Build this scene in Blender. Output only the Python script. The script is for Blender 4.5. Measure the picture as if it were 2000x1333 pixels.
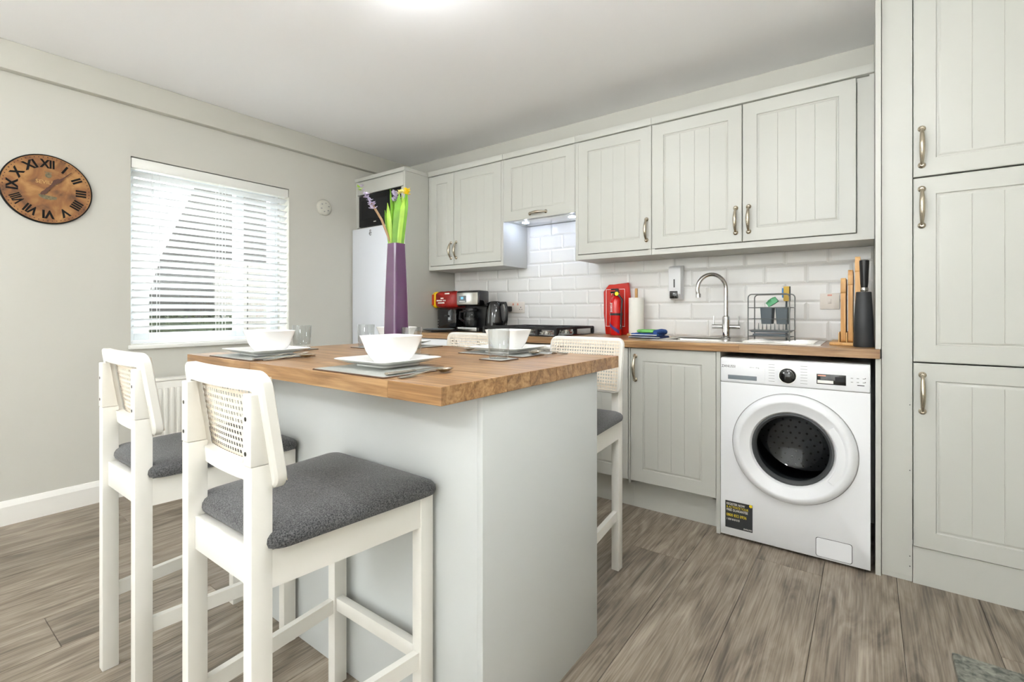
import bpy, bmesh, math, random
from mathutils import Vector, Matrix
random.seed(7)
S = bpy.context.scene
COL = S.collection
for o in list(bpy.data.objects): bpy.data.objects.remove(o)
R = math.radians

# ------------------------------------------------------------------ camera
cd = bpy.data.cameras.new('camera'); cam = bpy.data.objects.new('camera', cd); COL.objects.link(cam)
cd.sensor_width = 36; cd.lens = 940/2000*36; cd.shift_y = -(666.5-609)/2000
cd.clip_start = 0.05
cam.location = (0, 0, 1.07); cam.rotation_euler = (R(90), 0, R(36.5))
S.camera = cam
# ------------------------------------------------------------------ world, daylight, exposure
W = bpy.data.worlds.new('overcast_sky'); S.world = W; W.use_nodes = True
bg = W.node_tree.nodes['Background']; bg.inputs[0].default_value = (1, 1, 1, 1); bg.inputs[1].default_value = 11.0
S.view_settings.view_transform = 'Standard'; S.view_settings.look = 'None'
S.view_settings.gamma = 1; S.view_settings.use_curve_mapping = False
S.view_settings.exposure = 0.45
for k_, v_ in (('max_bounces', 7), ('diffuse_bounces', 5), ('glossy_bounces', 3), ('transmission_bounces', 4), ('transparent_max_bounces', 8)): setattr(S.cycles, k_, v_)
S.cycles.caustics_reflective = False; S.cycles.caustics_refractive = False
# daylight enters by the added, unseen curtained doors behind the viewer and by the window on the left

# ------------------------------------------------------------------ materials
def srgb(r, g, b):
    f = lambda c: (c/255/12.92 if c/255 <= .04045 else ((c/255+.055)/1.055)**2.4)
    return (f(r), f(g), f(b), 1)
M = {}
def mat(name, col, rough=.5, metal=0, bump=0, bscale=60, var=0, vscale=8, coat=0, spec=.5, aniso=None):
    m = bpy.data.materials.new(name); m.use_nodes = True; nt = m.node_tree; b = nt.nodes['Principled BSDF']
    c = srgb(*col); b.inputs['Base Color'].default_value = c
    b.inputs['Roughness'].default_value = rough; b.inputs['Metallic'].default_value = metal
    b.inputs['Specular IOR Level'].default_value = spec
    if coat: b.inputs['Coat Weight'].default_value = coat; b.inputs['Coat Roughness'].default_value = .08
    tc = nt.nodes.new('ShaderNodeTexCoord')
    if var:
        n = nt.nodes.new('ShaderNodeTexNoise'); n.inputs['Scale'].default_value = vscale; n.inputs['Detail'].default_value = 4
        nt.links.new(tc.outputs['Object'], n.inputs['Vector'])
        r = nt.nodes.new('ShaderNodeValToRGB'); r.color_ramp.elements[0].position = .3; r.color_ramp.elements[1].position = .7
        r.color_ramp.elements[0].color = tuple(x*(1-var) for x in c[:3])+(1,); r.color_ramp.elements[1].color = tuple(min(1, x*(1+var)) for x in c[:3])+(1,)
        nt.links.new(n.outputs['Fac'], r.inputs[0]); nt.links.new(r.outputs[0], b.inputs['Base Color'])
    if bump:
        n = nt.nodes.new('ShaderNodeTexNoise'); n.inputs['Scale'].default_value = bscale; n.inputs['Detail'].default_value = 3
        nt.links.new(tc.outputs['Object'], n.inputs['Vector'])
        u = nt.nodes.new('ShaderNodeBump'); u.inputs['Strength'].default_value = bump; u.inputs['Distance'].default_value = .002
        nt.links.new(n.outputs['Fac'], u.inputs['Height']); nt.links.new(u.outputs[0], b.inputs['Normal'])
    M[name] = m; return m
def emit(name, col, strength):
    m = mat(name, col); b = m.node_tree.nodes['Principled BSDF']
    b.inputs['Emission Color'].default_value = srgb(*col); b.inputs['Emission Strength'].default_value = strength
def glass(name, col=(255, 255, 255), rough=0.0, ior=1.45):
    m = mat(name, col, rough); b = m.node_tree.nodes['Principled BSDF']
    b.inputs['Transmission Weight'].default_value = 1; b.inputs['IOR'].default_value = ior
def thin_glass(name, tint=(.96, .98, .98), fac=.04, edge=.7):
    m = bpy.data.materials.new(name); m.use_nodes = True; nt = m.node_tree; nt.nodes.clear()
    o = nt.nodes.new('ShaderNodeOutputMaterial'); t = nt.nodes.new('ShaderNodeBsdfTransparent'); g = nt.nodes.new('ShaderNodeBsdfGlossy')
    t.inputs[0].default_value = tint+(1,); g.inputs['Roughness'].default_value = .02
    lw = nt.nodes.new('ShaderNodeLayerWeight'); lw.inputs[0].default_value = .5
    pw = nt.nodes.new('ShaderNodeMath'); pw.operation = 'POWER'; nt.links.new(lw.outputs['Facing'], pw.inputs[0]); pw.inputs[1].default_value = 4
    f = nt.nodes.new('ShaderNodeMath'); f.operation = 'MULTIPLY_ADD'; nt.links.new(pw.outputs[0], f.inputs[0]); f.inputs[1].default_value = edge; f.inputs[2].default_value = fac
    x = nt.nodes.new('ShaderNodeMixShader'); nt.links.new(f.outputs[0], x.inputs[0])
    nt.links.new(t.outputs[0], x.inputs[1]); nt.links.new(g.outputs[0], x.inputs[2]); nt.links.new(x.outputs[0], o.inputs[0]); M[name] = m
def wood(name, c0, c1, c2, axis='X', gscale=1.0, rough=.4, rnd=.25, bump=.15, big=(19, 1.7, 1.2), w1=.75, w2=.35, fine=90):
    """long-grain wood; grain runs along `axis` in object space, each piece takes its own tone and figure"""
    m = bpy.data.materials.new(name); m.use_nodes = True; nt = m.node_tree; b = nt.nodes['Principled BSDF']; L = nt.links.new; N = nt.nodes.new
    tc = N('ShaderNodeTexCoord'); oi = N('ShaderNodeObjectInfo')
    off = N('ShaderNodeVectorMath'); off.operation = 'MULTIPLY_ADD'
    L(oi.outputs['Random'], off.inputs[0]); off.inputs[1].default_value = (37, 53, 19); L(tc.outputs['Object'], off.inputs[2])
    mp = N('ShaderNodeMapping'); s = [big[0]*gscale]*3; s['XYZ'.index(axis)] = big[1]*gscale; mp.inputs['Scale'].default_value = s
    L(off.outputs[0], mp.inputs['Vector'])
    n1 = N('ShaderNodeTexNoise'); n1.inputs['Scale'].default_value = 1.3; n1.inputs['Detail'].default_value = 5; n1.inputs['Distortion'].default_value = big[2]; L(mp.outputs[0], n1.inputs['Vector'])
    mp2 = N('ShaderNodeMapping'); s = [fine*gscale]*3; s['XYZ'.index(axis)] = 2.5*gscale; mp2.inputs['Scale'].default_value = s; L(off.outputs[0], mp2.inputs['Vector'])
    n2 = N('ShaderNodeTexNoise'); n2.inputs['Scale'].default_value = 1.6; n2.inputs['Detail'].default_value = 3; L(mp2.outputs[0], n2.inputs['Vector'])
    mx = N('ShaderNodeMath'); mx.operation = 'MULTIPLY_ADD'; L(n2.outputs['Fac'], mx.inputs[0]); mx.inputs[1].default_value = w2; 
    ml = N('ShaderNodeMath'); ml.operation = 'MULTIPLY'; L(n1.outputs['Fac'], ml.inputs[0]); ml.inputs[1].default_value = w1; L(ml.outputs[0], mx.inputs[2])
    rp = N('ShaderNodeValToRGB'); e = rp.color_ramp.elements; e[0].position = .36; e[0].color = srgb(*c0); e[1].position = .72; e[1].color = srgb(*c2)
    k = e.new(.53); k.color = srgb(*c1); L(mx.outputs[0], rp.inputs[0])
    hv = N('ShaderNodeHueSaturation'); mr = N('ShaderNodeMapRange'); mr.inputs[3].default_value = 1-rnd; mr.inputs[4].default_value = 1+rnd*.7
    L(oi.outputs['Random'], mr.inputs[0]); L(mr.outputs[0], hv.inputs['Value']); L(rp.outputs[0], hv.inputs['Color']); L(hv.outputs[0], b.inputs['Base Color'])
    b.inputs['Roughness'].default_value = rough
    u = N('ShaderNodeBump'); u.inputs['Strength'].default_value = bump; u.inputs['Distance'].default_value = .001; L(mx.outputs[0], u.inputs['Height']); L(u.outputs[0], b.inputs['Normal'])
    M[name] = m

mat('wall_paint', (201, 199, 190), .7, bump=.04, bscale=180)
mat('soffit_paint', (200, 198, 188), .7)
mat('ceiling_paint', (248, 247, 247), .75)
mat('skirting_white', (238, 236, 230), .4)
mat('cabinet_paint', (192, 192, 185), .42, bump=.015, bscale=220)
mat('cabinet_inside', (190, 188, 180), .6)
mat('island_paint', (201, 204, 203), .45, bump=.015, bscale=200)
mat('stool_white', (230, 228, 221), .38, bump=.03, bscale=120)
mat('cane', (236, 224, 206), .6, bump=.3, bscale=500)
mat('screw_steel', (92, 90, 86), .4, 1)
mat('pewter', (192, 182, 164), .27, 1, bump=.03, bscale=150)
mat('tile_white', (236, 235, 232), .26)
mat('grout', (232, 231, 227), .8)
mat('appliance_white', (236, 237, 239), .28)
mat('fridge_white', (226, 229, 236), .33)
mat('plastic_white', (236, 236, 230), .35)
mat('seam_grey', (150, 150, 148), .6)
mat('dark_gap', (30, 29, 27), .8)
mat('black_plastic', (22, 22, 23), .3)
mat('black_gloss', (12, 12, 14), .08, coat=.5)
mat('black_iron', (24, 24, 25), .55, bump=.2, bscale=300)
mat('black_matte', (44, 46, 48), .55)
mat('steel', (200, 198, 192), .22, 1)
mat('chrome', (215, 215, 215), .06, 1)
mat('drum_steel', (96, 96, 97), .35, 1)
mat('gasket_grey', (66, 68, 70), .45)
mat('porcelain', (246, 246, 244), .12, coat=.3)
mat('cutlery_steel', (205, 198, 186), .16, 1)
mat('placemat_grey', (160, 163, 158), .38, bump=.3, bscale=400, var=.1, vscale=90)
mat('placemat_edge', (96, 72, 56), .7)
mat('vase_purple', (82, 47, 84), .16, var=.08, vscale=14, coat=1)
mat('leaf_green', (94, 142, 22), .45, var=.3, vscale=16)
mat('leaf_pale', (150, 186, 66), .45, var=.2, vscale=16)
mat('stem_brown', (150, 118, 84), .6)
mat('flower_lilac', (186, 176, 202), .6, var=.15, vscale=60)
mat('flower_yellow', (245, 212, 20), .6)
mat('flower_cream', (238, 232, 150), .6)
mat('clock_black', (16, 14, 12), .6, spec=.2)
mat('clock_brown', (84, 46, 24), .5)
mat('clock_gold_print', (190, 150, 84), .5)
mat('clock_grey_print', (110, 100, 72), .6, var=.35, vscale=120)
mat('red_pouch', (204, 36, 22), .35, bump=.2, bscale=30)
mat('red_gloss', (205, 20, 18), .2, coat=.5)
mat('print_white', (240, 238, 232), .6)
mat('print_yellow', (240, 214, 40), .6)
mat('print_grey', (150, 150, 150), .6)
mat('print_dark', (58, 58, 60), .6)
mat('purple_band', (70, 44, 120), .4)
mat('paper_white', (244, 242, 234), .8, bump=.3, bscale=250)
mat('cloth_blue', (44, 82, 150), .9, bump=.6, bscale=300, var=.25, vscale=40)
mat('cloth_navy', (30, 48, 96), .9, bump=.6, bscale=300)
mat('sponge_green', (128, 205, 110), .9, bump=.6, bscale=200)
mat('sponge_yellow', (206, 172, 84), .9, bump=.6, bscale=200)
mat('sponge_blue', (70, 130, 190), .9, bump=.6, bscale=200)
mat('rack_grey', (106, 108, 106), .35, .6)
mat('cup_grey', (84, 94, 100), .5)
mat('tray_grey', (112, 120, 126), .4)
mat('green_plastic', (80, 160, 110), .4)
mat('bread_red', (150, 24, 18), .3, var=.3, vscale=30, bump=.3, bscale=40)
mat('bread_yellow', (246, 206, 20), .3)
mat('bread_orange', (190, 60, 20), .3, var=.2, vscale=40)
mat('socket_white', (232, 224, 214), .4)
mat('socket_pink', (228, 160, 140), .4)
mat('sensor_grey', (206, 204, 192), .5)
mat('smoked_door', (14, 15, 17), .3, spec=.25)
mat('microwave_grey', (30, 31, 33), .35, spec=.25)
mat('upvc', (225, 232, 238), .3)
mat('exterior_render', (240, 240, 238), .8)
mat('exterior_dark', (48, 47, 45), .9, var=.25, vscale=3)
mat('exterior_grey', (88, 87, 82), .9)
mat('hedge', (24, 34, 10), .8, var=.5, vscale=14)
mat('paving', (140, 138, 130), .9, var=.1)
mat('rubber_dark', (50, 50, 50), .7)
mat('radiator_white', (232, 230, 222), .35)
thin_glass('clear_glass', (.90, .915, .915), .09, .9)
thin_glass('window_glass'); thin_glass('carafe_glass', (.55, .58, .6)); thin_glass('washer_glass', (.62, .64, .66))
emit('hood_led', (205, 220, 255), 6.0)
emit('display_blue', (120, 190, 215), .4)
wood('oak_floor', (86, 76, 66), (134, 122, 107), (172, 160, 145), 'Y', 1.0, .42, .10, big=(9, 1.5, 2.4), w1=.62, w2=.46, fine=120)
wood('oak_worktop', (108, 77, 47), (153, 115, 75), (190, 154, 110), 'X', 1.2, .3, .12)
wood('bamboo', (186, 134, 74), (208, 160, 98), (222, 178, 118), 'Z', 1.2, .45, .08)
# slats glow with daylight through them
def slat_mat():
    m = mat('slat_white', (244, 245, 245), .45); nt = m.node_tree; b = nt.nodes['Principled BSDF']
    t = nt.nodes.new('ShaderNodeBsdfTranslucent'); t.inputs[0].default_value = (.9, .92, .94, 1)
    x = nt.nodes.new('ShaderNodeMixShader'); x.inputs[0].default_value = .5
    o = nt.nodes['Material Output']; nt.links.new(b.outputs[0], x.inputs[1]); nt.links.new(t.outputs[0], x.inputs[2]); nt.links.new(x.outputs[0], o.inputs[0])
slat_mat()
def unseen_curtain_mat():  # fabric of the added drape; its translucency sets how much daylight passes
    m = mat('unseen_curtain_white', (245, 245, 243), .8); nt = m.node_tree; b = nt.nodes['Principled BSDF']
    t = nt.nodes.new('ShaderNodeBsdfTranslucent'); t.inputs[0].default_value = (.95, .95, .94, 1)
    x = nt.nodes.new('ShaderNodeMixShader'); x.inputs[0].default_value = .2
    o = nt.nodes['Material Output']; nt.links.new(b.outputs[0], x.inputs[1]); nt.links.new(t.outputs[0], x.inputs[2]); nt.links.new(x.outputs[0], o.inputs[0])
unseen_curtain_mat()
def fabric():
    m = mat('seat_fabric', (92, 90, 88), .92, bump=.5, bscale=700); nt = m.node_tree; b = nt.nodes['Principled BSDF']
    tc = nt.nodes.new('ShaderNodeTexCoord'); n = nt.nodes.new('ShaderNodeTexNoise'); n.inputs['Scale'].default_value = 360; n.inputs['Detail'].default_value = 4
    n2 = nt.nodes.new('ShaderNodeTexNoise'); n2.inputs['Scale'].default_value = 7
    nt.links.new(tc.outputs['Object'], n.inputs['Vector']); nt.links.new(tc.outputs['Object'], n2.inputs['Vector'])
    r = nt.nodes.new('ShaderNodeValToRGB'); r.color_ramp.elements[0].position = .36; r.color_ramp.elements[0].color = srgb(32, 33, 36)
    r.color_ramp.elements[1].position = .68; r.color_ramp.elements[1].color = srgb(104, 104, 104)
    nt.links.new(n.outputs['Fac'], r.inputs[0])
    nt.links.new(r.outputs[0], b.inputs['Base Color']); b.inputs['Sheen Weight'].default_value = .25
fabric()
def copper():
    m = mat('clock_copper', (176, 122, 62), .55); nt = m.node_tree; b = nt.nodes['Principled BSDF']
    tc = nt.nodes.new('ShaderNodeTexCoord'); n = nt.nodes.new('ShaderNodeTexNoise'); n.inputs['Scale'].default_value = 11; n.inputs['Detail'].default_value = 6; n.inputs['Distortion'].default_value = .8
    nt.links.new(tc.outputs['Object'], n.inputs['Vector'])
    r = nt.nodes.new('ShaderNodeValToRGB'); e = r.color_ramp.elements
    e[0].position = .28; e[0].color = srgb(84, 56, 34); e[1].position = .74; e[1].color = srgb(186, 140, 80); k = e.new(.5); k.color = srgb(142, 94, 48)
    nt.links.new(n.outputs['Fac'], r.inputs[0]); nt.links.new(r.outputs[0], b.inputs['Base Color'])
copper()
def stone():
    m = mat('hearth_stone', (116, 120, 108), .45, bump=.4, bscale=60); nt = m.node_tree; b = nt.nodes['Principled BSDF']
    tc = nt.nodes.new('ShaderNodeTexCoord'); n = nt.nodes.new('ShaderNodeTexNoise'); n.inputs['Scale'].default_value = 55; n.inputs['Detail'].default_value = 8; n.inputs['Distortion'].default_value = .4
    nt.links.new(tc.outputs['Object'], n.inputs['Vector'])
    r = nt.nodes.new('ShaderNodeValToRGB'); e = r.color_ramp.elements; e[0].position = .35; e[0].color = srgb(72, 76, 70); e[1].position = .72; e[1].color = srgb(160, 160, 148)
    nt.links.new(n.outputs['Fac'], r.inputs[0]); nt.links.new(r.outputs[0], b.inputs['Base Color'])
stone()

# ------------------------------------------------------------------ mesh helpers
def box(bm, x0, x1, y0, y1, z0, z1, bev=0, seg=2):
    t = bmesh.new(); bmesh.ops.create_cube(t, size=1)
    for v in t.verts: v.co = Vector(((x0+x1)/2+v.co.x*(x1-x0), (y0+y1)/2+v.co.y*(y1-y0), (z0+z1)/2+v.co.z*(z1-z0)))
    if bev: bmesh.ops.bevel(t, geom=t.edges[:], offset=bev, segments=seg, profile=.5, affect='EDGES', clamp_overlap=True)
    join(bm, t); return bm
def join(bm, t, mx=None):
    me = bpy.data.meshes.new('t'); t.to_mesh(me); t.free()
    if mx is not None: me.transform(mx)
    bm.from_mesh(me); bpy.data.meshes.remove(me)
def loft(bm, loops, close=True, cap0=True, cap1=True):
    """faces between successive loops of equal length"""
    vs = [[bm.verts.new(p) for p in lp] for lp in loops]; n = len(vs[0])
    for a, b in zip(vs, vs[1:]):
        for i in range(n if close else n-1):
            j = (i+1) % n
            try: bm.faces.new((a[i], a[j], b[j], b[i]))
            except ValueError: pass
    if cap0 and n > 2: bm.faces.new(vs[0][::-1])
    if cap1 and n > 2: bm.faces.new(vs[-1])
    return vs
def lathe(bm, prof, n=28, c=(0, 0, 0), axis='Z', cap0=True, cap1=True):
    loops = []
    for r, h in prof:
        lp = []
        for i in range(n):
            a = 2*math.pi*i/n; p = (r*math.cos(a), r*math.sin(a), h)
            if axis == 'Y': p = (p[0], -p[2], p[1])      # +h points towards -y
            if axis == 'X': p = (p[2], p[0], p[1])
            lp.append(Vector(p)+Vector(c))
        loops.append(lp)
    loft(bm, loops, True, cap0, cap1)
def tube(bm, pts, r, n=8, closed=False):
    pts = [Vector(p) for p in pts]; m = len(pts); loops = []
    prev = None
    for i, p in enumerate(pts):
        if closed: d = (pts[(i+1) % m]-pts[i-1])
        else: d = pts[min(i+1, m-1)]-pts[max(i-1, 0)]
        d.normalize()
        if prev is None:
            u = d.orthogonal().normalized()
        else:
            u = (prev-d*prev.dot(d))
            u = u.normalized() if u.length > 1e-6 else d.orthogonal().normalized()
        prev = u; w = d.cross(u); rr = r[i] if isinstance(r, (list, tuple)) else r
        loops.append([p+(u*math.cos(2*math.pi*k/n)+w*math.sin(2*math.pi*k/n))*rr for k in range(n)])
    if closed: loops.append(loops[0])
    loft(bm, loops, True, not closed, not closed)
def rrect(hw, hh, r, nc=5, ns=1):
    """rounded rectangle, anticlockwise list of (x,y); ns extra points per straight side"""
    P = []
    cs = [(hw-r, -hh+r, -90), (hw-r, hh-r, 0), (-hw+r, hh-r, 90), (-hw+r, -hh+r, 180)]
    for k, (cx, cy, a0) in enumerate(cs):
        for i in range(nc+1):
            a = R(a0+90*i/nc); P.append((cx+r*math.cos(a), cy+r*math.sin(a)))
        nx = cs[(k+1) % 4]; e = (nx[0]+r*math.cos(R(nx[2])), nx[1]+r*math.sin(R(nx[2]))); s = P[-1]
        for i in range(1, ns+1):
            t = i/(ns+1); P.append((s[0]+(e[0]-s[0])*t, s[1]+(e[1]-s[1])*t))
    return P
def poly_prism(bm, pts, axis, a, b):
    """extrude a polygon (list of 2-tuples) between a and b along axis"""
    f = {'X': lambda p, t: (t, p[0], p[1]), 'Y': lambda p, t: (p[0], t, p[1]), 'Z': lambda p, t: (p[0], p[1], t)}[axis]
    loft(bm, [[f(p, a) for p in pts], [f(p, b) for p in pts]])
def finish(bm, smooth):
    bmesh.ops.remove_doubles(bm, verts=bm.verts[:], dist=1e-6)
    bmesh.ops.dissolve_degenerate(bm, edges=bm.edges[:], dist=1e-7)
    bmesh.ops.recalc_face_normals(bm, faces=bm.faces[:])
    if smooth:
        for f in bm.faces: f.smooth = True
        for e in bm.edges:
            if len(e.link_faces) == 2 and e.calc_face_angle(0) > R(38): e.smooth = False
def tag(o, label, cat, group=None, kind=None):
    if label: o['label'] = label
    if cat: o['category'] = cat
    if group: o['group'] = group
    if kind: o['kind'] = kind
    return o
def obj(name, bm, m, parent=None, smooth=True, world=True, loc=None, mesh=None):
    if mesh is None:
        finish(bm, smooth); mesh = bpy.data.meshes.new(name); bm.to_mesh(mesh); bm.free()
        mesh.materials.append(M[m])
        base = None
        if parent is not None and world:
            base = Vector(parent.location)
            if parent.parent is not None: base = base+Vector(parent.parent.location)
            mesh.transform(Matrix.Translation(-base))
    o = bpy.data.objects.new(name, mesh); COL.objects.link(o)
    if loc is not None:
        if mesh.users == 1 and parent is None: mesh.transform(Matrix.Translation(-Vector(loc)))
        o.location = loc
    o.parent = parent
    return o
def thing(name, label, cat, loc=(0, 0, 0), rz=0, group=None):
    o = bpy.data.objects.new(name, None); COL.objects.link(o); o.empty_display_size = .1
    o.location = loc; o.rotation_euler = (0, 0, rz); return tag(o, label, cat, group)
def bx(*a, **k): return box(bmesh.new(), *a, **k)
def part(name, parent, m, *a, bev=0, world=True, **k): return obj(name, bx(*a, bev=bev), m, parent, world=world, **k)
def copy_tree(o, parent=None):
    c = o.copy(); COL.objects.link(c); c.parent = parent
    for ch in [x for x in bpy.data.objects if x.parent is o]: copy_tree(ch, c)
    return c
def text(name, s, size, m, parent, mx, extr=.0004, align='CENTER', world=True, sx=1.0, bold=0):
    cu = bpy.data.curves.new('t', 'FONT'); cu.body = s; cu.size = size; cu.extrude = extr; cu.align_x = align; cu.align_y = 'CENTER'; cu.resolution_u = 3; cu.offset = bold
    t = bpy.data.objects.new('t', cu); COL.objects.link(t); bpy.context.view_layer.update()
    me = bpy.data.meshes.new_from_object(t.evaluated_get(bpy.context.evaluated_depsgraph_get()))
    bpy.data.objects.remove(t); bpy.data.curves.remove(cu)
    me.transform(Matrix.Diagonal((sx, 1, 1, 1))); me.transform(mx); me.materials.clear(); me.materials.append(M[m]); me.name = name
    if world and parent is not None:
        base = Vector(parent.location)
        if parent.parent is not None: base = base+Vector(parent.parent.location)
        me.transform(Matrix.Translation(-base))
    o = bpy.data.objects.new(name, me); COL.objects.link(o); o.parent = parent
    return o
def facing_cam_y(x, y, z):      # text plane on a surface facing -y (towards the room)
    return Matrix.Translation((x, y, z)) @ Matrix.Rotation(R(90), 4, 'X')
def struct(name, bm, m, label, smooth=False):
    o = obj(name, bm, m, None, smooth); o['kind'] = 'structure'; o['label'] = label; return o

# ------------------------------------------------------------------ the room
XL, YB, ZC = -3.48, 3.04, 2.42
XR, YR = 0.80, -2.2
WY0, WY1, WZ0, WZ1 = .94, 1.90, .875, 1.985          # window opening in the left wall
b = bmesh.new()
box(b, XL-.26, XL, YR-.1, WY0, -.1, ZC); box(b, XL-.26, XL, WY1, YB+.2, -.1, ZC)
box(b, XL-.26, XL, WY0, WY1, -.1, WZ0); box(b, XL-.26, XL, WY0, WY1, WZ1, ZC)
struct('wall_left', b, 'wall_paint', 'cream painted wall with the window and the clock')
wall_back = struct('wall_back', bx(XL, XR+.2, YB, YB+.2, -.1, ZC), 'wall_paint', 'cream wall behind the fitted kitchen units')
struct('wall_right', bx(XR, XR+.2, YR-.1, YB, -.1, ZC), 'wall_paint', 'cream wall beside the tall larder unit')
b = bmesh.new(); box(b, XL, -3.1, YR-.2, YR, -.1, ZC); box(b, .7, XR, YR-.2, YR, -.1, ZC); box(b, -3.1, .7, YR-.2, YR, -.1, -.0005); box(b, -3.1, .7, YR-.2, YR, 2.2, ZC)
struct('wall_rear', b, 'wall_paint', 'cream wall behind the viewer, with glazed doors added for daylight')
struct('ceiling', bx(XL-.26, XR+.2, YR-.2, YB+.2, ZC, ZC+.15), 'ceiling_paint', 'plain white plastered ceiling')
struct('trim_1', bx(XL, XL+.05, YR, YB, 2.275, ZC-.0005, bev=.003), 'soffit_paint', 'shallow boxed beam along the top of the left wall', True)
# unseen glazed doors, added behind the viewer to let in daylight
d = tag(bpy.data.objects.new('unseen_door', None), 'wide white glazed doors, unseen and added to let in daylight', None, kind='structure'); COL.objects.link(d); d.location = (-1.4, YR-.1, 0)
b = bmesh.new()
for x in (-3.1, -1.85, -.6, .65): box(b, x, x+.05, YR-.13, YR-.07, 0, 2.2)
for x in (-3.05, -1.80, -.55): box(b, x, x+1.2, YR-.128, YR-.072, 2.14, 2.2); box(b, x, x+1.2, YR-.128, YR-.072, 0, .06)
obj('door_frame', b, 'upvc', d)
for x0, x1 in ((-3.05, -1.85), (-1.80, -.6), (-.55, .65)): part('pane', d, 'window_glass', x0, x1, YR-.103, YR-.097, .06, 2.14)
cu_ = thing('unseen_curtain', 'sheer white drape added unseen behind the viewer to soften the daylight', 'unseen_curtain', (-1.2, YR+.03, 0))  # unseen drape, added to hold back and spread daylight from the doors
b = bmesh.new(); xs_ = [-3.14+k*.02 for k in range(194)]
loft(b, [[(x_, YR+.035+.018*math.sin(x_*31), z_) for x_ in xs_] for z_ in (.02, 2.24)], False, False, False); obj('drape', b, 'unseen_curtain_white', cu_)
b = bmesh.new(); tube(b, [(-3.2, YR+.035, 2.255), (.76, YR+.035, 2.255)], .012, 10); obj('rail', b, 'plastic_white', cu_)
# skirting
b = bmesh.new(); poly_prism(b, [(XL, 0), (XL+.018, 0), (XL+.018, .092), (XL+.013, .104), (XL+.006, .118), (XL, .12)], 'Y', YR, 2.44)
struct('baseboard_left', b, 'skirting_white', 'tall white moulded skirting board under the window wall')
# floor and its planks
floor = struct('floor', bx(XL, XR, YR, YB, -.1, -.006), 'dark_gap', 'grey brown oak effect plank floor')
PW, PL, g = .24, 1.29, .0012
def plank_mesh(w, l):
    b = bmesh.new(); box(b, 0, w, 0, l, -.006, 0, bev=.0012, seg=1); finish(b, False)
    me = bpy.data.meshes.new('plank'); b.to_mesh(me); b.free(); me.materials.append(M['oak_floor']); return me
pm = {}
x = .091-PW*15; ci = 0
while x < XR:
    y = YR-[0, .86, .43, .65, .2][ci % 5]; ci += 1
    while y < YB:
        x0, x1, y0, y1 = max(x, XL)+g/2, min(x+PW, XR)-g/2, max(y, YR)+g/2, min(y+PL, YB)-g/2
        if x1-x0 > .02 and y1-y0 > .05:
            k = (round(x1-x0, 4), round(y1-y0, 4))
            if k not in pm: pm[k] = plank_mesh(*k)
            o = bpy.data.objects.new('plank', pm[k]); COL.objects.link(o); o.parent = floor; o.location = (x0, y0, 0)
        y += PL
    x += PW
# wall tiles: 200 x 100 bevelled brick tiles in running bond
def tile_mesh(w, h):
    b = bmesh.new(); e, t = .011, .008; lo = []
    for i, yy in ((0, 0), (0, -t*.55), (e, -t)):
        lo.append([(i, yy, i), (w-i, yy, i), (w-i, yy, h-i), (i, yy, h-i)])
    loft(b, lo); finish(b, False); me = bpy.data.meshes.new('tile'); b.to_mesh(me); b.free(); me.materials.append(M['tile_white']); return me
tm = {}
ZT0, TP = .919, .102
grout = obj('grout_bed', bx(-2.858, .022, YB-.0035, YB-.0002, .90, 1.76), 'grout', wall_back)
for row in range(8):
    z0 = ZT0+row*TP; off = -1.983 if row % 2 == 0 else -1.882
    if row < 5: lim = (-2.858, .022)
    else: lim = (-2.08, -1.50)
    h = .10
    k = math.floor((lim[0]-off)/.202)-1
    while off+k*.202 < lim[1]:
        x0, x1 = max(off+k*.202, lim[0]), min(off+k*.202+.2, lim[1]); k += 1
        if x1-x0 < .012 or x1 < lim[0]: continue
        key = (round(x1-x0, 4), h)
        if key not in tm: tm[key] = tile_mesh(max(key[0], .024), h)
        o = bpy.data.objects.new('tile', tm[key]); COL.objects.link(o); o.parent = wall_back; o.location = (x0, YB-.003, z0)

# window frame in the left wall
win = tag(bpy.data.objects.new('window_1', None), 'white framed window behind the slatted blind', None, kind='structure'); COL.objects.link(win); win.location = (XL-.2, (WY0+WY1)/2, WZ0)
b = bmesh.new(); xa, xb = XL-.22, XL-.16
for y in (WY0, WY1-.06): box(b, xa, xb, y, y+.06, WZ0, WZ1, bev=.004)
for y_, y2_ in ((WY0+.06, 1.595), (1.65, WY1-.06)): box(b, xa+.001, xb-.001, y_, y2_, WZ0, WZ0+.06); box(b, xa+.001, xb-.001, y_, y2_, WZ1-.06, WZ1)
box(b, xa, xb, 1.595, 1.65, WZ0, WZ1, bev=.004)
obj('window_frame', b, 'upvc', win)
part('pane', win, 'window_glass', XL-.192, XL-.188, WY0+.06, 1.595, WZ0+.06, WZ1-.06)
part('pane', win, 'window_glass', XL-.192, XL-.188, 1.65, WY1-.06, WZ0+.06, WZ1-.06)
obj('window_sill', bx(XL-.16, XL+.025, WY0-.012, WY1+.012, WZ0-.028, WZ0-.002, bev=.006), 'plastic_white', win)
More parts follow.
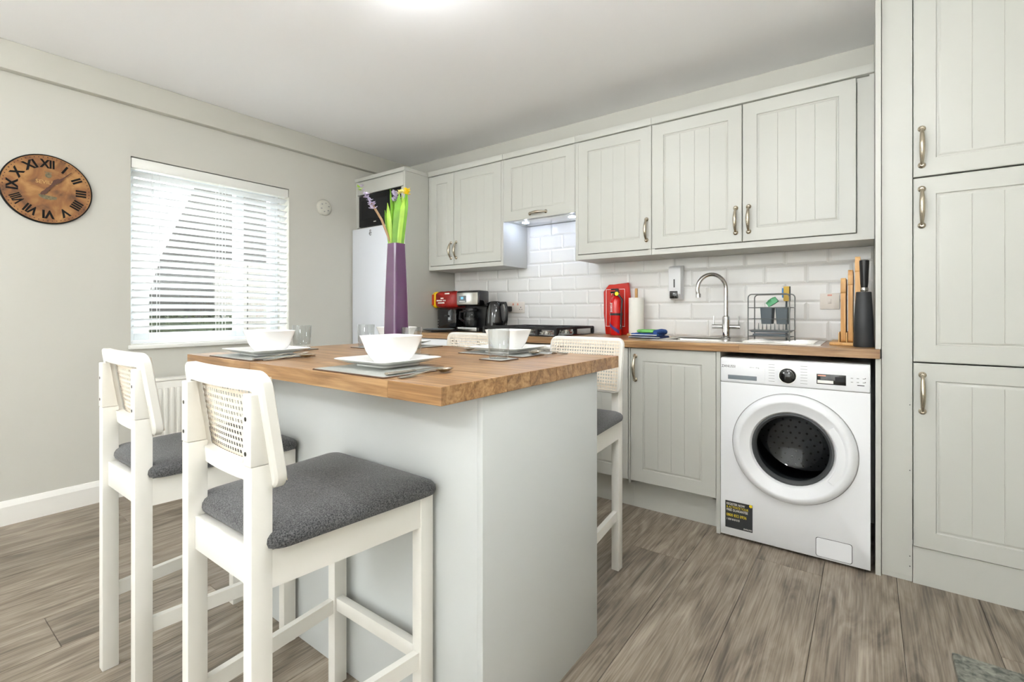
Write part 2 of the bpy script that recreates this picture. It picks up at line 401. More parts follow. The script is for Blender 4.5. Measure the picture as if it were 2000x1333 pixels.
# venetian blind
bl = thing('venetian_blind', 'white wooden slatted venetian blind in the window', 'blind', (XL-.03, 1.42, WZ0))
part('headrail', bl, 'plastic_white', XL-.062, XL-.002, WY0+.004, WY1-.004, WZ1-.064, WZ1-.006, bev=.003)
sb = bmesh.new(); tilt = R(28); n = 4; lo = []
for i in range(n+1):
    s = (i/n-.5)*.05; c = .002*(1-(2*i/n-1)**2)
    lo.append((s*math.cos(tilt)-c*math.sin(tilt), s*math.sin(tilt)+c*math.cos(tilt)))
prof = lo+[(p[0]+.0028*math.sin(tilt), p[1]-.0028*math.cos(tilt)) for p in lo[::-1]]
poly_prism(sb, prof, 'Y', -.47, .47); finish(sb, True); sm = bpy.data.meshes.new('slat'); sb.to_mesh(sm); sb.free(); sm.materials.append(M['slat_white'])
zz = WZ1-.094; nsl = 0
while zz > WZ0+.055:
    o = bpy.data.objects.new('slat', sm); COL.objects.link(o); o.parent = bl; o.location = (0, 0, zz-WZ0); zz -= .0437; nsl += 1
part('bottom_rail', bl, 'slat_white', XL-.055, XL-.008, WY0+.012, WY1-.012, WZ0+.004, WZ0+.022, bev=.003)
for y in (1.045, 1.085, 1.42, 1.46, 1.80, 1.835):
    b = bmesh.new()
    for xx in (XL-.006, XL-.054): tube(b, [(xx, y, WZ0+.02), (xx, y, WZ1-.06)], .0012, 5)
    obj('ladder_cord', b, 'slat_white', bl)
b = bmesh.new(); tube(b, [(XL-.001, 1.05, 1.92), (XL-.0, 1.05, 1.23)], .001, 5); lathe(b, [(.002, .0), (.007, .004), (.008, .02), (.003, .03)], 10, (XL-.0, 1.05, 1.20)); obj('pull_cord', b, 'slat_white', bl)

# what stands outside the window
tag(obj('garden_paving', bx(-14, XL-.27, -6, 9, -.3, -.15), 'paving'), 'pale paving outside the window', 'paving', kind='structure')
b = bmesh.new(); poly_prism(b, [(-1.0, -.15), (1.62, -.15), (1.62, 1.22), (1.72, 1.60), (2.02, 2.36), (2.3, 3.3), (2.3, 4.5), (-1, 4.5)], 'X', -5.7, -5.5)
tag(obj('garden_wall', b, 'exterior_render', smooth=False), 'bright white rendered wall with a slanting edge outside the window', 'wall')
tag(obj('outbuilding', bx(-8.2, -7.8, -2, 8, -.15, 3.6), 'exterior_dark'), 'dark weathered outbuilding seen through the blind slats', 'building')
fe = thing('garden_fence', 'pale grey board fence outside the right half of the window', 'fence', (-6.87, 4.2, -.15))
for k in range(7): part('board', fe, 'exterior_grey', -6.9, -6.875, 2.75+k*.42, 3.16+k*.42, -.15, 1.75, bev=.008)
for z_ in (.3, 1.4): part('rail', fe, 'exterior_grey', -6.93, -6.901, 2.75, 5.68, z_, z_+.09)
b = bmesh.new(); rr = random.Random(3)
box(b, -6.5, -6.2, 1.3, 2.7, -.15, .95)
for k in range(2600):
    p = Vector((rr.uniform(-6.55, -6.1), rr.uniform(1.25, 2.75), rr.uniform(-.15, 1.05))); q = Vector((rr.uniform(-1, 1), rr.uniform(-1, 1), rr.uniform(-1, 1))).normalized(); w = q.orthogonal().normalized()
    v = [b.verts.new(p+a) for a in (-q*.035, w*.015, q*.035, -w*.015)]; b.faces.new(v)
tag(obj('hedge', b, 'hedge', smooth=False), 'clipped dark green hedge low outside the window', 'hedge')

# ------------------------------------------------------------------ cabinet doors and handles
def door_mesh(name, w, h, nb, m='cabinet_paint', fr=.066, horiz=False):
    """slab in the xz plane, front at y=0 facing -y, lower left corner at origin"""
    b = bmesh.new(); T = .02; fz = fr
    def ring(i, y): return [(i, y, i), (w-i, y, i), (w-i, y, h-i), (i, y, h-i)]
    loft(b, [ring(0, T), ring(0, .0025), ring(.0025, 0), ring(fz, 0), ring(fz+.003, .0055), ring(fz+.007, .0055), ring(fz+.012, .0015), ring(fz+.016, .0012)], True, True, False)
    i = fz+.016; x0, x1 = i, w-i; z0, z1 = i, h-i; gw = .0018
    xs = []
    for k in range(nb):
        a = x0+(x1-x0)*k/nb+(gw if k else 0); c = x0+(x1-x0)*(k+1)/nb-(gw if k < nb-1 else 0); xs.append((a, c))
    for k, (a, c) in enumerate(xs):
        b.faces.new([b.verts.new(p) for p in ((a, .0012, z0), (c, .0012, z0), (c, .0012, z1), (a, .0012, z1))])
        if k < nb-1:
            d = xs[k+1][0]; mid = (c+d)/2
            b.faces.new([b.verts.new(p) for p in ((c, .0012, z0), (mid, .0030, z0), (mid, .0030, z1), (c, .0012, z1))])
            b.faces.new([b.verts.new(p) for p in ((mid, .0030, z0), (d, .0012, z0), (d, .0012, z1), (mid, .0030, z1))])
    bmesh.ops.remove_doubles(b, verts=b.verts[:], dist=1e-6)
    return b
def handle(parent, x, y, z, L=.15, horiz=False):
    """bow handle with round ends; (x,y,z) centre on the door face, y = door front"""
    b = bmesh.new(); P = []; rad = []
    for i in range(15):
        t = i/14; s = (t-.5)*L*.86; dpt = .006+.024*math.sin(math.pi*t)**.75; P.append((s, dpt)); rad.append(.005+.0046*math.sin(math.pi*t))
    pts = [((x+s, y-dp, z) if horiz else (x, y-dp, z+s)) for s, dp in P]
    tube(b, pts, rad, 10)
    for sgn in (-1, 1):
        c = (x+sgn*L*.43, y, z) if horiz else (x, y, z+sgn*L*.43)
        lathe(b, [(.0125, 0), (.0125, .003), (.009, .0055), (.005, .011)], 14, c, 'Y')
    return obj('handle', b, 'pewter', parent)
def door(root, x0, x1, z0, z1, yf, nb=4, hx=None, hz=None, L=.14, horiz=False, name='door'):
    bm = door_mesh(name, x1-x0, z1-z0, nb)
    bmesh.ops.translate(bm, verts=bm.verts[:], vec=(x0, yf, z0))
    o = obj(name, bm, 'cabinet_paint', root)
    if hx is not None: handle(o, hx, yf, hz, L, horiz)
    return o
UY = 2.73
def carcass(root, x0, x1, y0, y1, z0, z1, t=.018, lo=.03, hi=.0, shelf=True, m='cabinet_paint'):
    b = bmesh.new(); box(b, x0, x0+t, y0, y1, z0, z1); box(b, x1-t, x1, y0, y1, z0, z1)
    box(b, x0+t, x1-t, y0, y1, z0, z0+lo); box(b, x0+t, x1-t, y0+.02, y1, z1-t, z1); box(b, x0+t, x1-t, y1-.01, y1, z0, z1)
    return obj('carcass', b, m, root, smooth=False)
def cornice(root, x0, x1, z=2.154, y0=UY-.012):
    part('cornice', root, 'cabinet_paint', x0, x1, y0, YB-.016, z, z+.04, bev=.002)

# upper units
u = thing('wall_cabinet', 'pale grey wall cabinet with a narrow and a wide door beside the fridge housing', 'cabinet', (-2.475, 2.88, 1.40), group='wall cabinets')
carcass(u, -2.855, -2.097, UY, YB-.013, 1.40, 2.152); cornice(u, -2.855, -2.0965)
door(u, -2.834, -2.581, 1.434, 2.149, UY-.004, 2, -2.607, 1.545, .14); door(u, -2.577, -2.116, 1.434, 2.149, UY-.004, 4, -2.552, 1.545, .14)
u = thing('extractor_cabinet', 'short pale grey cabinet with a lift-up door over the lit hob', 'cabinet', (-1.80, 2.88, 1.71), group='wall cabinets')
carcass(u, -2.0955, -1.512, UY, YB-.013, 1.715, 2.152, lo=.02); cornice(u, -2.0955, -1.5115)
door(u, -2.092, -1.516, 1.708, 2.149, UY-.004, 5, -1.80, 1.742, .15, True)
part('extractor_grille', u, 'steel', -2.04, -1.56, 2.77, 2.97, 1.709, 1.716, bev=.002)
for xx in (-1.98, -1.60):
    b = bmesh.new(); lathe(b, [(.026, 0), (.026, .004)], 18, (xx, 2.84, 1.7045)); obj('led_lamp', b, 'hood_led', u)
for xx in (-1.98, -1.60):
    l = bpy.data.lights.new('hood_light', 'POINT'); l.shadow_soft_size = .005; l.energy = .65; l.color = (.66, .76, 1)
    o = bpy.data.objects.new('hood_light', l); COL.objects.link(o); o.location = (xx, 2.84, 1.6985)
u = thing('wall_cabinet', 'single door pale grey wall cabinet right of the hob hood', 'cabinet', (-1.25, 2.88, 1.40), group='wall cabinets')
carcass(u, -1.5105, -1.012, UY, YB-.013, 1.40, 2.152); cornice(u, -1.5105, -1.0105)
door(u, -1.491, -1.012, 1.434, 2.149, UY-.004, 4, -1.040, 1.548, .14)
u = thing('wall_cabinet', 'double door pale grey wall cabinet above the sink', 'cabinet', (-.5, 2.88, 1.40), group='wall cabinets')
carcass(u, -1.0095, .0225, UY, YB-.013, 1.40, 2.152); cornice(u, -1.0095, .0225)
door(u, -1.008, -.529, 1.434, 2.149, UY-.004, 4, -.558, 1.548, .15); door(u, -.525, -.044, 1.434, 2.149, UY-.004, 4, -.496, 1.548, .15)
part('filler_panel', u, 'cabinet_paint', -.041, .0225, UY+.012, UY+.03, 1.43, 2.149)

# fridge housing on the left
t = thing('fridge_housing', 'tall pale grey housing around the fridge and the microwave', 'cabinet', (-3.16, 2.75, 0))
FY = 2.485
part('side_panel', t, 'cabinet_paint', -2.879, -2.861, FY, YB-.002, 0, 2.155)
part('side_panel', t, 'cabinet_paint', XL+.003, XL+.021, FY, YB-.002, 0, 2.155)
part('top_cornice', t, 'cabinet_paint', XL+.003, -2.857, FY-.012, YB-.002, 2.156, 2.185, bev=.002)
part('top_panel', t, 'cabinet_paint', XL+.024, -2.881, FY-.002, FY+.018, 2.045, 2.152, bev=.002)
part('shelf', t, 'cabinet_paint', XL+.022, -2.88, FY+.02, YB-.01, 1.754, 1.772)
part('stile', t, 'cabinet_paint', XL+.0215, XL+.038, FY+.0, FY+.02, 1.772, 2.04)
part('stile', t, 'cabinet_paint', -2.905, -2.88, FY+.0, FY+.02, 1.772, 2.04)
m_ = thing('microwave', 'black built-in microwave above the white fridge', 'microwave', (-3.17, 2.7, 1.773))
part('casing', m_, 'black_plastic', XL+.04, -2.907, FY+.012, 2.9, 1.773, 2.036, bev=.003)
part('door', m_, 'smoked_door', XL+.043, -3.03, FY+.002, FY+.0115, 1.777, 2.030, bev=.002)
part('window', m_, 'microwave_grey', XL+.075, -3.07, FY-.0005, FY+.0018, 1.835, 1.99)
part('control_panel', m_, 'black_gloss', -3.027, -2.91, FY+.002, FY+.0115, 1.777, 2.030, bev=.002)
part('door_logo', m_, 'print_white', -3.245, -3.215, FY+.0005, FY+.0018, 1.803, 1.810)
f = thing('fridge_freezer', 'tall white fridge freezer under the microwave', 'fridge', (-3.17, 2.74, 0))
part('cabinet', f, 'fridge_white', XL+.025, -2.885, FY+.022, 3.0, .02, 1.75, bev=.004)
part('fridge_door', f, 'fridge_white', XL+.012, -2.884, 2.44, FY+.02, .72, 1.752, bev=.008)
part('freezer_door', f, 'fridge_white', XL+.012, -2.884, 2.44, FY+.02, .06, .712, bev=.008)
b = bmesh.new(); tube(b, [(-3.225+.013*math.cos(a), 2.439, 1.70+.013*math.sin(a)) for a in [R(20+k*20) for k in range(16)]], .0024, 6); box(b, -3.236, -3.214, 2.437, 2.44, 1.699, 1.703)
tube(b, [(-3.225+.008*math.cos(a), 2.439, 1.722+.008*math.sin(a)) for a in [R(k*30) for k in range(8)]], .002, 6)
obj('badge', b, 'print_dark', f)

# base units
BY = 2.458
def plinth(root, x0, x1): part('plinth', root, 'cabinet_paint', x0, x1, 2.53, 2.546, 0, .148)
def base_box(root, x0, x1):
    b = bmesh.new(); box(b, x0, x0+.018, BY+.022, 3.0, .15, .877); box(b, x1-.018, x1, BY+.022, 3.0, .15, .877); box(b, x0, x1, BY+.022, 3.0, .15, .168); box(b, x0, x1, 2.99, 3.0, .15, .70)
    box(b, x0, x1, BY+.022, BY+.04, .84, .877); obj('carcass', b, 'cabinet_paint', root, smooth=False)
    for xx in (x0+.06, x1-.06):
        bb = bmesh.new(); lathe(bb, [(.02, 0), (.02, .15)], 12, (xx, 2.75, 0)); obj('foot', bb, 'black_plastic', root)
u = thing('base_cabinet', 'single door pale grey base unit directly left of the washing machine', 'cabinet', (-.81, 2.75, 0), group='base units')
base_box(u, -1.032, -.592); plinth(u, -1.034, -.592)
door(u, -1.026, -.592, .165, .874, BY, 4, -1.000, .770, .145)
part('end_panel', u, 'cabinet_paint', -.5895, -.572, BY+.0, 3.0, 0, .877)
part('frame_stile', u, 'cabinet_paint', -1.0385, -1.029, BY+.004, BY+.02, .15, .877)
u = thing('base_cabinet', 'single door pale grey base unit half hidden behind the island', 'cabinet', (-1.28, 2.75, 0), group='base units')
base_box(u, -1.50, -1.0395); plinth(u, -1.50, -1.035); door(u, -1.497, -1.0425, .165, .874, BY, 4, -1.47, .770, .145)
u = thing('built_in_oven', 'dark built-in oven under the gas hob', 'oven', (-1.80, 2.75, 0))
part('casing', u, 'black_plastic', -2.095, -1.505, BY+.03, 3.0, .15, .877); part('fascia', u, 'steel', -2.095, -1.505, BY+.004, BY+.03, .77, .872, bev=.003)
part('door', u, 'black_gloss', -2.095, -1.505, BY, BY+.03, .16, .764, bev=.004); plinth(u, -2.10, -1.501)
b = bmesh.new(); tube(b, [(-2.04, BY, .70), (-2.04, BY-.04, .70), (-1.56, BY-.04, .70), (-1.56, BY, .70)], .008, 8); obj('handle', b, 'steel', u)
for k in range(5):
    b = bmesh.new(); lathe(b, [(.018, 0), (.016, .02)], 16, (-2.02+k*.11, BY+.004, .82), 'Y'); obj('knob', b, 'black_plastic', u)
u = thing('dishwasher', 'white fronted appliance under the worktop beside the fridge', 'appliance', (-2.48, 2.75, 0))
part('casing', u, 'appliance_white', -2.855, -2.105, BY+.03, 3.0, .02, .875); part('door', u, 'appliance_white', -2.85, -2.108, BY, BY+.028, .14, .76, bev=.004); part('fascia', u, 'appliance_white', -2.85, -2.108, BY-.004, BY+.028, .764, .874, bev=.004)
part('plinth', u, 'cabinet_paint', -2.855, -2.105, BY+.045, BY+.06, 0, .13)

# worktop built of oak staves, cut out for the sink bowl
ZW = .917
wt = thing('worktop', 'long oak block worktop along the back wall', 'worktop', (-1.41, 2.74, .879))
sc = {}
def stave(root, x0, x1, y0, y1, z0, z1, m='oak_worktop', bev=.0012):
    k = (round(x1-x0, 4), round(y1-y0, 4), round(z1-z0, 4), m)
    if k not in sc:
        b = bx(-k[0]/2, k[0]/2, -k[1]/2, k[1]/2, -k[2]/2, k[2]/2, bev=bev); finish(b, False); me = bpy.data.meshes.new('stave'); b.to_mesh(me); b.free(); me.materials.append(M[m]); sc[k] = me
    o = bpy.data.objects.new('stave', sc[k]); COL.objects.link(o); o.parent = root
    o.location = Vector(((x0+x1)/2, (y0+y1)/2, (z0+z1)/2))-Vector(root.location)
SX0, SX1, SY0, SY1 = -.925, -.605, 2.56, 2.90
rows = [2.437, 2.50, 2.56, 2.645, 2.73, 2.815, 2.90, 2.965, 3.029]
rs = random.Random(5)
for r in range(8):
    x = -2.857; 
    while x < .0385:
        L = rs.uniform(.38, .95); x2 = min(x+L, .0385)
        if .0385-x2 < .15: x2 = .0385
        segs = [(x, x2)]
        if rows[r] >= SY0-.001 and rows[r+1] <= SY1+.001:
            segs = [(a, c) for a, c in ((x, min(x2, SX0)), (max(x, SX1), x2)) if c-a > .01]
        for a, c in segs:
            if rows[r] > 2.47 and c > .0225: c = .0225
            stave(wt, a, c, rows[r], rows[r+1], .879, ZW)
        x = x2
# sink
s = thing('sink', 'stainless steel inset sink with a ridged drainer', 'sink', (-.54, 2.74, ZW))
b = bmesh.new(); lo = []
def rl(x0, x1, y0, y1, r, z): return [((x0+x1)/2+p[0], (y0+y1)/2+p[1], z) for p in rrect((x1-x0)/2, (y1-y0)/2, r, 4, 1)]
loft(b, [rl(-.92, -.61, 2.565, 2.865, .04, ZW+.003), rl(-.912, -.618, 2.573, 2.857, .04, ZW-.004), rl(-.905, -.625, 2.58, 2.85, .05, .80), rl(-.87, -.66, 2.615, 2.815, .05, .785)], True, False, True)
obj('bowl', b, 'steel', s)
b = bmesh.new(); box(b, -.945, -.92, 2.54, 2.94, ZW+.0003, ZW+.004); box(b, -.61, -.17, 2.54, 2.94, ZW+.0003, ZW+.004); box(b, -.92, -.61, 2.54, 2.565, ZW+.0003, ZW+.004); box(b, -.92, -.61, 2.865, 2.94, ZW+.0003, ZW+.004)
obj('rim', b, 'steel', s, smooth=False)
for k in range(9): part('drainer_ridge', s, 'steel', -.50, -.20, 2.59+k*.035, 2.602+k*.035, ZW+.004, ZW+.0075, bev=.002)
# tap
tp = thing('mixer_tap', 'chrome swan-neck mixer tap with two lever handles', 'tap', (-.645, 2.905, ZW+.0045))
cx, cy, r0 = -.645, 2.905, .084; dx, dy = -.75, -.66
P = [(cx, cy, ZW+.006), (cx, cy, 1.05), (cx, cy, 1.195)]
for i in range(1, 17):
    a = math.pi*i/16*1.07; P.append((cx+dx*r0*(1-math.cos(a)), cy+dy*r0*(1-math.cos(a)), 1.195+r0*math.sin(a)))
e = P[-1]; P.append((e[0]-dx*.004, e[1]-dy*.004, e[2]-.02))
b = bmesh.new(); tube(b, P, .0115, 14); obj('spout', b, 'chrome', tp)
b = bmesh.new(); lathe(b, [(.027, 0), (.027, .006), (.021, .012), (.021, .115), (.014, .125)], 24, (cx, cy, ZW+.0045)); obj('body', b, 'chrome', tp)
e = P[-1]; b = bmesh.new(); lathe(b, [(.0135, 0), (.0135, .022)], 16, (e[0], e[1], e[2]-.008)); obj('aerator', b, 'chrome', tp)
for sg in (-1, 1):
    b = bmesh.new(); tube(b, [(cx+sg*.018, cy+sg*.004, .985), (cx+sg*.072, cy+sg*.006, .985)], .0125, 14); tube(b, [(cx+sg*.064, cy+sg*.006, .985), (cx+sg*.064, cy+sg*.006, 1.045)], .0032, 8); obj('lever', b, 'chrome', tp)

# ------------------------------------------------------------------ tall larder unit on the right
t = thing('larder_unit', 'tall pale grey larder unit with three stacked doors at the right edge', 'cabinet', (.42, 2.75, 0))
part('end_panel', t, 'cabinet_paint', .024, .042, 2.453, YB-.002, .0, .878); part('end_panel', t, 'cabinet_paint', .024, .042, 2.453, YB-.002, ZW+.001, ZC-.002)
part('end_panel_back', t, 'cabinet_paint', .0245, .042, 2.502, YB-.002, .8785, ZW+.0005)
part('filler_panel', t, 'cabinet_paint', .0445, .1405, 2.472, 2.49, .02, ZC-.002); part('filler_foot', t, 'cabinet_paint', .0445, .1405, 2.474, 2.49, .0, .019)
b = bmesh.new(); box(b, .044, .062, 2.492, 3.03, 0, ZC-.003); box(b, .745, .763, 2.48, 3.03, 0, ZC-.003); box(b, .062, .745, 2.482, 3.03, .145, .163); box(b, .062, .745, 2.482, 3.03, 2.38, 2.398); box(b, .062, .745, 3.02, 3.03, .1, 2.4)
obj('carcass', b, 'cabinet_paint', t, smooth=False)
part('plinth', t, 'cabinet_paint', .1425, .763, 2.468, 2.484, 0, .1445)
door(t, .1435, .74, .1475, .868, 2.46, 5, .170, .752, .165); door(t, .1435, .74, .873, 1.592, 2.46, 5, .168, 1.477, .165); door(t, .1435, .74, 1.598, 2.38, 2.46, 5, .168, 1.712, .165)
for z in (.06, .10, .44, .70):
    b = bmesh.new(); lathe(b, [(.002, 0), (.002, .0008)], 8, (.133, 2.472, z), 'Y'); obj('nail_head', b, 'print_dark', t)

# ------------------------------------------------------------------ washing machine
w = thing('washing_machine', 'white front-loading washing machine under the worktop', 'washing machine', (-.28, 2.72, 0))
wx0, wx1, wf = -.567, .008, 2.445
b = bmesh.new(); cxd, czd, Rd = -.272, .463, .238
n = 48; circ = [(cxd+.222*math.cos(2*math.pi*k/n), czd+.222*math.sin(2*math.pi*k/n)) for k in range(n)]
# shell: sides, top, back; front sheet with the porthole opening
box(b, wx0, wx0+.006, wf+.012, 3.0, .012, .850); box(b, wx1-.006, wx1, wf+.012, 3.0, .012, .850); box(b, wx0, wx1, wf+.012, 3.0, .842, .852, bev=.003); box(b, wx0, wx1, 2.994, 3.0, .012, .850); box(b, wx0, wx1, wf+.012, 3.0, .012, .02)
obj('housing', b, 'appliance_white', w, smooth=False)
b = bmesh.new()
def rect_pt(a):      # point on the front sheet's rectangle in direction a from the door centre
    c, s_ = math.cos(a), math.sin(a); k = []
    if c > 1e-9: k.append((wx1-cxd)/c)
    if c < -1e-9: k.append((wx0-cxd)/c)
    if s_ > 1e-9: k.append((.735-czd)/s_)
    if s_ < -1e-9: k.append((.012-czd)/s_)
    m0 = min(k); return (cxd+c*m0, czd+s_*m0)
angs = sorted([2*math.pi*k/n for k in range(n)]+[math.atan2(zz-czd, xx-cxd) % (2*math.pi) for xx in (wx0, wx1) for zz in (.012, .735)])
outer = [rect_pt(a) for a in angs]; inner = [(cxd+.222*math.cos(a), czd+.222*math.sin(a)) for a in angs]
loft(b, [[(p[0], wf+.012, p[1]) for p in outer], [(p[0], wf+.001, p[1]) for p in outer], [(p[0], wf, p[1]) for p in [(cxd+(q[0]-cxd)*.997, czd+(q[1]-czd)*.997) for q in outer]], [(p[0], wf, p[1]) for p in inner], [(p[0], wf+.03, p[1]) for p in inner]], True, False, False)
obj('front_sheet', b, 'appliance_white', w)
part('control_panel', w, 'appliance_white', wx0, wx1, wf-.004, wf+.012, .738, .851, bev=.005)
part('panel_seam', w, 'seam_grey', wx0+.002, wx1-.002, wf+.001, wf+.012, .7345, .7385)
part('drawer_front', w, 'appliance_white', wx0+.012, -.378, wf-.0065, wf-.003, .744, .836, bev=.003)
part('drawer_grip', w, 'tray_grey', wx0+.034, -.41, wf-.0072, wf-.0063, .752, .772, bev=.0003)
text('brand_lettering', 'ZANUSSI', .017, 'print_dark', w, facing_cam_y(-.531, wf-.0067, .812), sx=.9)
text('program_print', 'A+++   8 kg', .008, 'print_grey', w, facing_cam_y(-.42, wf-.0067, .812))
b = bmesh.new(); lathe(b, [(.033, 0), (.033, .002), (.029, .004), (.027, .022), (.022, .025), (.0, .0255)], 36, (-.287, wf-.004, .785), 'Y'); obj('program_knob', b, 'black_gloss', w)
b = bmesh.new(); lathe(b, [(.035, 0), (.035, .0015)], 36, (-.287, wf-.004, .785), 'Y'); obj('knob_ring', b, 'steel', w)
part('display', w, 'black_gloss', -.178, -.074, wf-.0052, wf-.0035, .760, .803, bev=.0008)
part('display_sticker', w, 'print_white', -.175, -.118, wf-.0058, wf-.0052, .764, .777)
part('display_digits', w, 'microwave_grey', -.112, -.082, wf-.0056, wf-.0051, .774, .794)
part('display_line', w, 'socket_pink', -.174, -.145, wf-.0056, wf-.0051, .794, .799)
b = bmesh.new()
for k in range(7):
    box(b, -.362, -.338, wf-.0045, wf-.0038, .830-k*.0125, .8315-k*.0125); box(b, -.238, -.212, wf-.0045, wf-.0038, .830-k*.0125, .8315-k*.0125)
for k in range(2):
    for j in range(3): box(b, -.058+j*.02, -.050+j*.02, wf-.0045, wf-.0038, .776+k*.016, .7785+k*.016)
obj('program_marks', b, 'print_grey', w, smooth=False)
b = bmesh.new()
for z in (.778, .794): box(b, -.0105, -.0075, wf-.0045, wf-.0038, z, z+.003)
box(b, -.036, -.012, wf-.0047, wf-.0038, .764, .767); obj('start_marks', b, 'print_dark', w, smooth=False)
# porthole
b = bmesh.new(); lathe(b, [(.240, 0), (.240, .004), (.237, .018), (.228, .030), (.212, .036), (.205, .034), (.200, .030), (.166, .020), (.158, .008), (.156, -.01)], 64, (cxd, wf-.001, czd), 'Y', False, False); dr = obj('door', b, 'appliance_white', w)
b = bmesh.new(); lathe(b, [(.2405, -.0005), (.2435, -.0005), (.2435, .0012), (.2405, .0012)], 64, (cxd, wf-.0002, czd), 'Y', False, False); obj('door_gap', b, 'seam_grey', w)
b = bmesh.new(); lathe(b, [(.158, .010), (.148, .004), (.138, -.02), (.128, -.06), (.11, -.10), (.07, -.115), (.0, -.118)], 48, (cxd, wf, czd), 'Y', False, False); obj('door_bowl', b, 'washer_glass', dr)
b = bmesh.new(); lathe(b, [(.158, .011), (.150, .012), (.143, .004), (.140, -.004)], 48, (cxd, wf, czd), 'Y', False, False); obj('glass_trim', b, 'gasket_grey', dr)
b = bmesh.new(); poly_prism(b, [(cxd+(.172 if k < 9 else .198)*math.cos(R(a)), czd+(.172 if k < 9 else .198)*math.sin(R(a))) for k, a in enumerate([-38+k*9.5 for k in range(9)]+[38-k*9.5 for k in range(9)])], 'Y', wf-.032, wf-.016); obj('door_grip', b, 'appliance_white', dr)
b = bmesh.new(); lathe(b, [(.222, -.03), (.20, -.05), (.165, -.07), (.16, -.11), (.175, -.13)], 40, (cxd, wf, czd), 'Y', False, False); obj('gasket', b, 'gasket_grey', w)
b = bmesh.new(); lathe(b, [(.175, -.13), (.235, -.15), (.235, -.45), (.22, -.47), (.0, -.475)], 40, (cxd, wf, czd), 'Y', False, False)
obj('drum', b, 'drum_steel', w)
b = bmesh.new()
for ring in range(1, 7):
    for k in range(ring*6):
        a = 2*math.pi*k/(ring*6); lathe(b, [(.006, 0), (.0, .004)], 8, (cxd+ring*.033*math.cos(a), wf+.472, czd+ring*.033*math.sin(a)), 'Y', False, False)
obj('drum_dimples', b, 'dark_gap', w)['kind'] = 'stuff'
# sticker
stk = part('sticker', w, 'black_matte', -.546, -.4285, wf-.0012, wf-.0002, .048, .174)
for s_, sz, c, z, xx, sx in (('REGISTER NOW', .0155, 'print_white', .160, -.541, .72), ('& ACTIVATE YOUR', .0155, 'print_yellow', .146, -.541, .72), ('FREE GUARANTEE', .0155, 'print_white', .132, -.541, .74), ('0800 832 0936', .019, 'print_yellow', .108, -.541, .76), ('1 800 818 010', .013, 'print_white', .088, -.541, .76)):
    text('lettering', s_, sz, c, stk, facing_cam_y(xx, wf-.0013, z), align='LEFT', sx=sx, extr=.0003)
text('lettering', 'ZANUSSI', .009, 'print_white', stk, facing_cam_y(-.449, wf-.0013, .056), extr=.0003)
b = bmesh.new(); lathe(b, [(.007, 0), (.007, .0008)], 14, (-.436, wf-.0013, .168), 'Y'); obj('yellow_dot', b, 'print_yellow', stk)
# filter flap
b = bmesh.new(); rr_ = rrect(.063, .039, .009, 4, 0); loft(b, [[(-.117+p[0]*1.03, wf+.0002, .060+p[1]*1.045) for p in rr_], [(-.117+p[0]*1.03, wf-.0008, .060+p[1]*1.045) for p in rr_]]); obj('flap_gap', b, 'print_dark', w)
b = bmesh.new(); loft(b, [[(-.117+p[0], wf-.0006, .060+p[1]) for p in rr_], [(-.117+p[0], wf-.002, .060+p[1]) for p in rr_], [(-.117+p[0]*.985, wf-.003, .060+p[1]*.975) for p in rr_]]); obj('filter_flap', b, 'appliance_white', w)
for xx in (wx0+.05, wx1-.05):
    for yy in (2.5, 2.95):
        b = bmesh.new(); lathe(b, [(.02, 0), (.02, .013)], 12, (xx, yy, 0)); obj('foot', b, 'rubber_dark', w)

# ------------------------------------------------------------------ island
IX0, IX1, IY0, IY1, IZ = -1.995, -.703, .706, 1.578, .915
isl = thing('island', 'pale grey panelled kitchen island base under the oak top', 'island', (-1.29, 1.146, 0))
BX0, BX1, BY0, BY1 = -1.862, -.716, .855, 1.437
part('front_panel', isl, 'island_paint', BX0, BX1-.0185, BY0, BY0+.018, 0, .874, bev=.0006)
part('end_panel', isl, 'island_paint', BX1-.018, BX1, BY0-.001, BY1+.001, 0, .8745, bev=.0008)
part('end_panel', isl, 'island_paint', BX0, BX0+.018, BY0+.019, BY1, 0, .874, bev=.0008)
part('back_panel', isl, 'island_paint', BX0+.019, BX1-.0185, BY1-.018, BY1, 0, .874, bev=.0006)
it = thing('oak_counter', 'thick oak block island top laid for four', 'worktop', (-1.35, 1.142, .875))
rs = random.Random(11); ys = [IY0, .81, .93, 1.03, 1.16, 1.25, 1.37, 1.48, IY1]
for r in range(8):
    x = IX0; cuts = []
    while x < IX1-.001:
        L = rs.uniform(.42, .9); x2 = x+L
        if IX1-x2 < .2: x2 = IX1
        if r == 0: x2 = {0: -1.52, 1: -.872, 2: IX1}[len(cuts)]
        cuts.append(x2); stave(it, x, x2, ys[r], ys[r+1], .875, IZ, bev=.0035 if False else .0014); x = x2

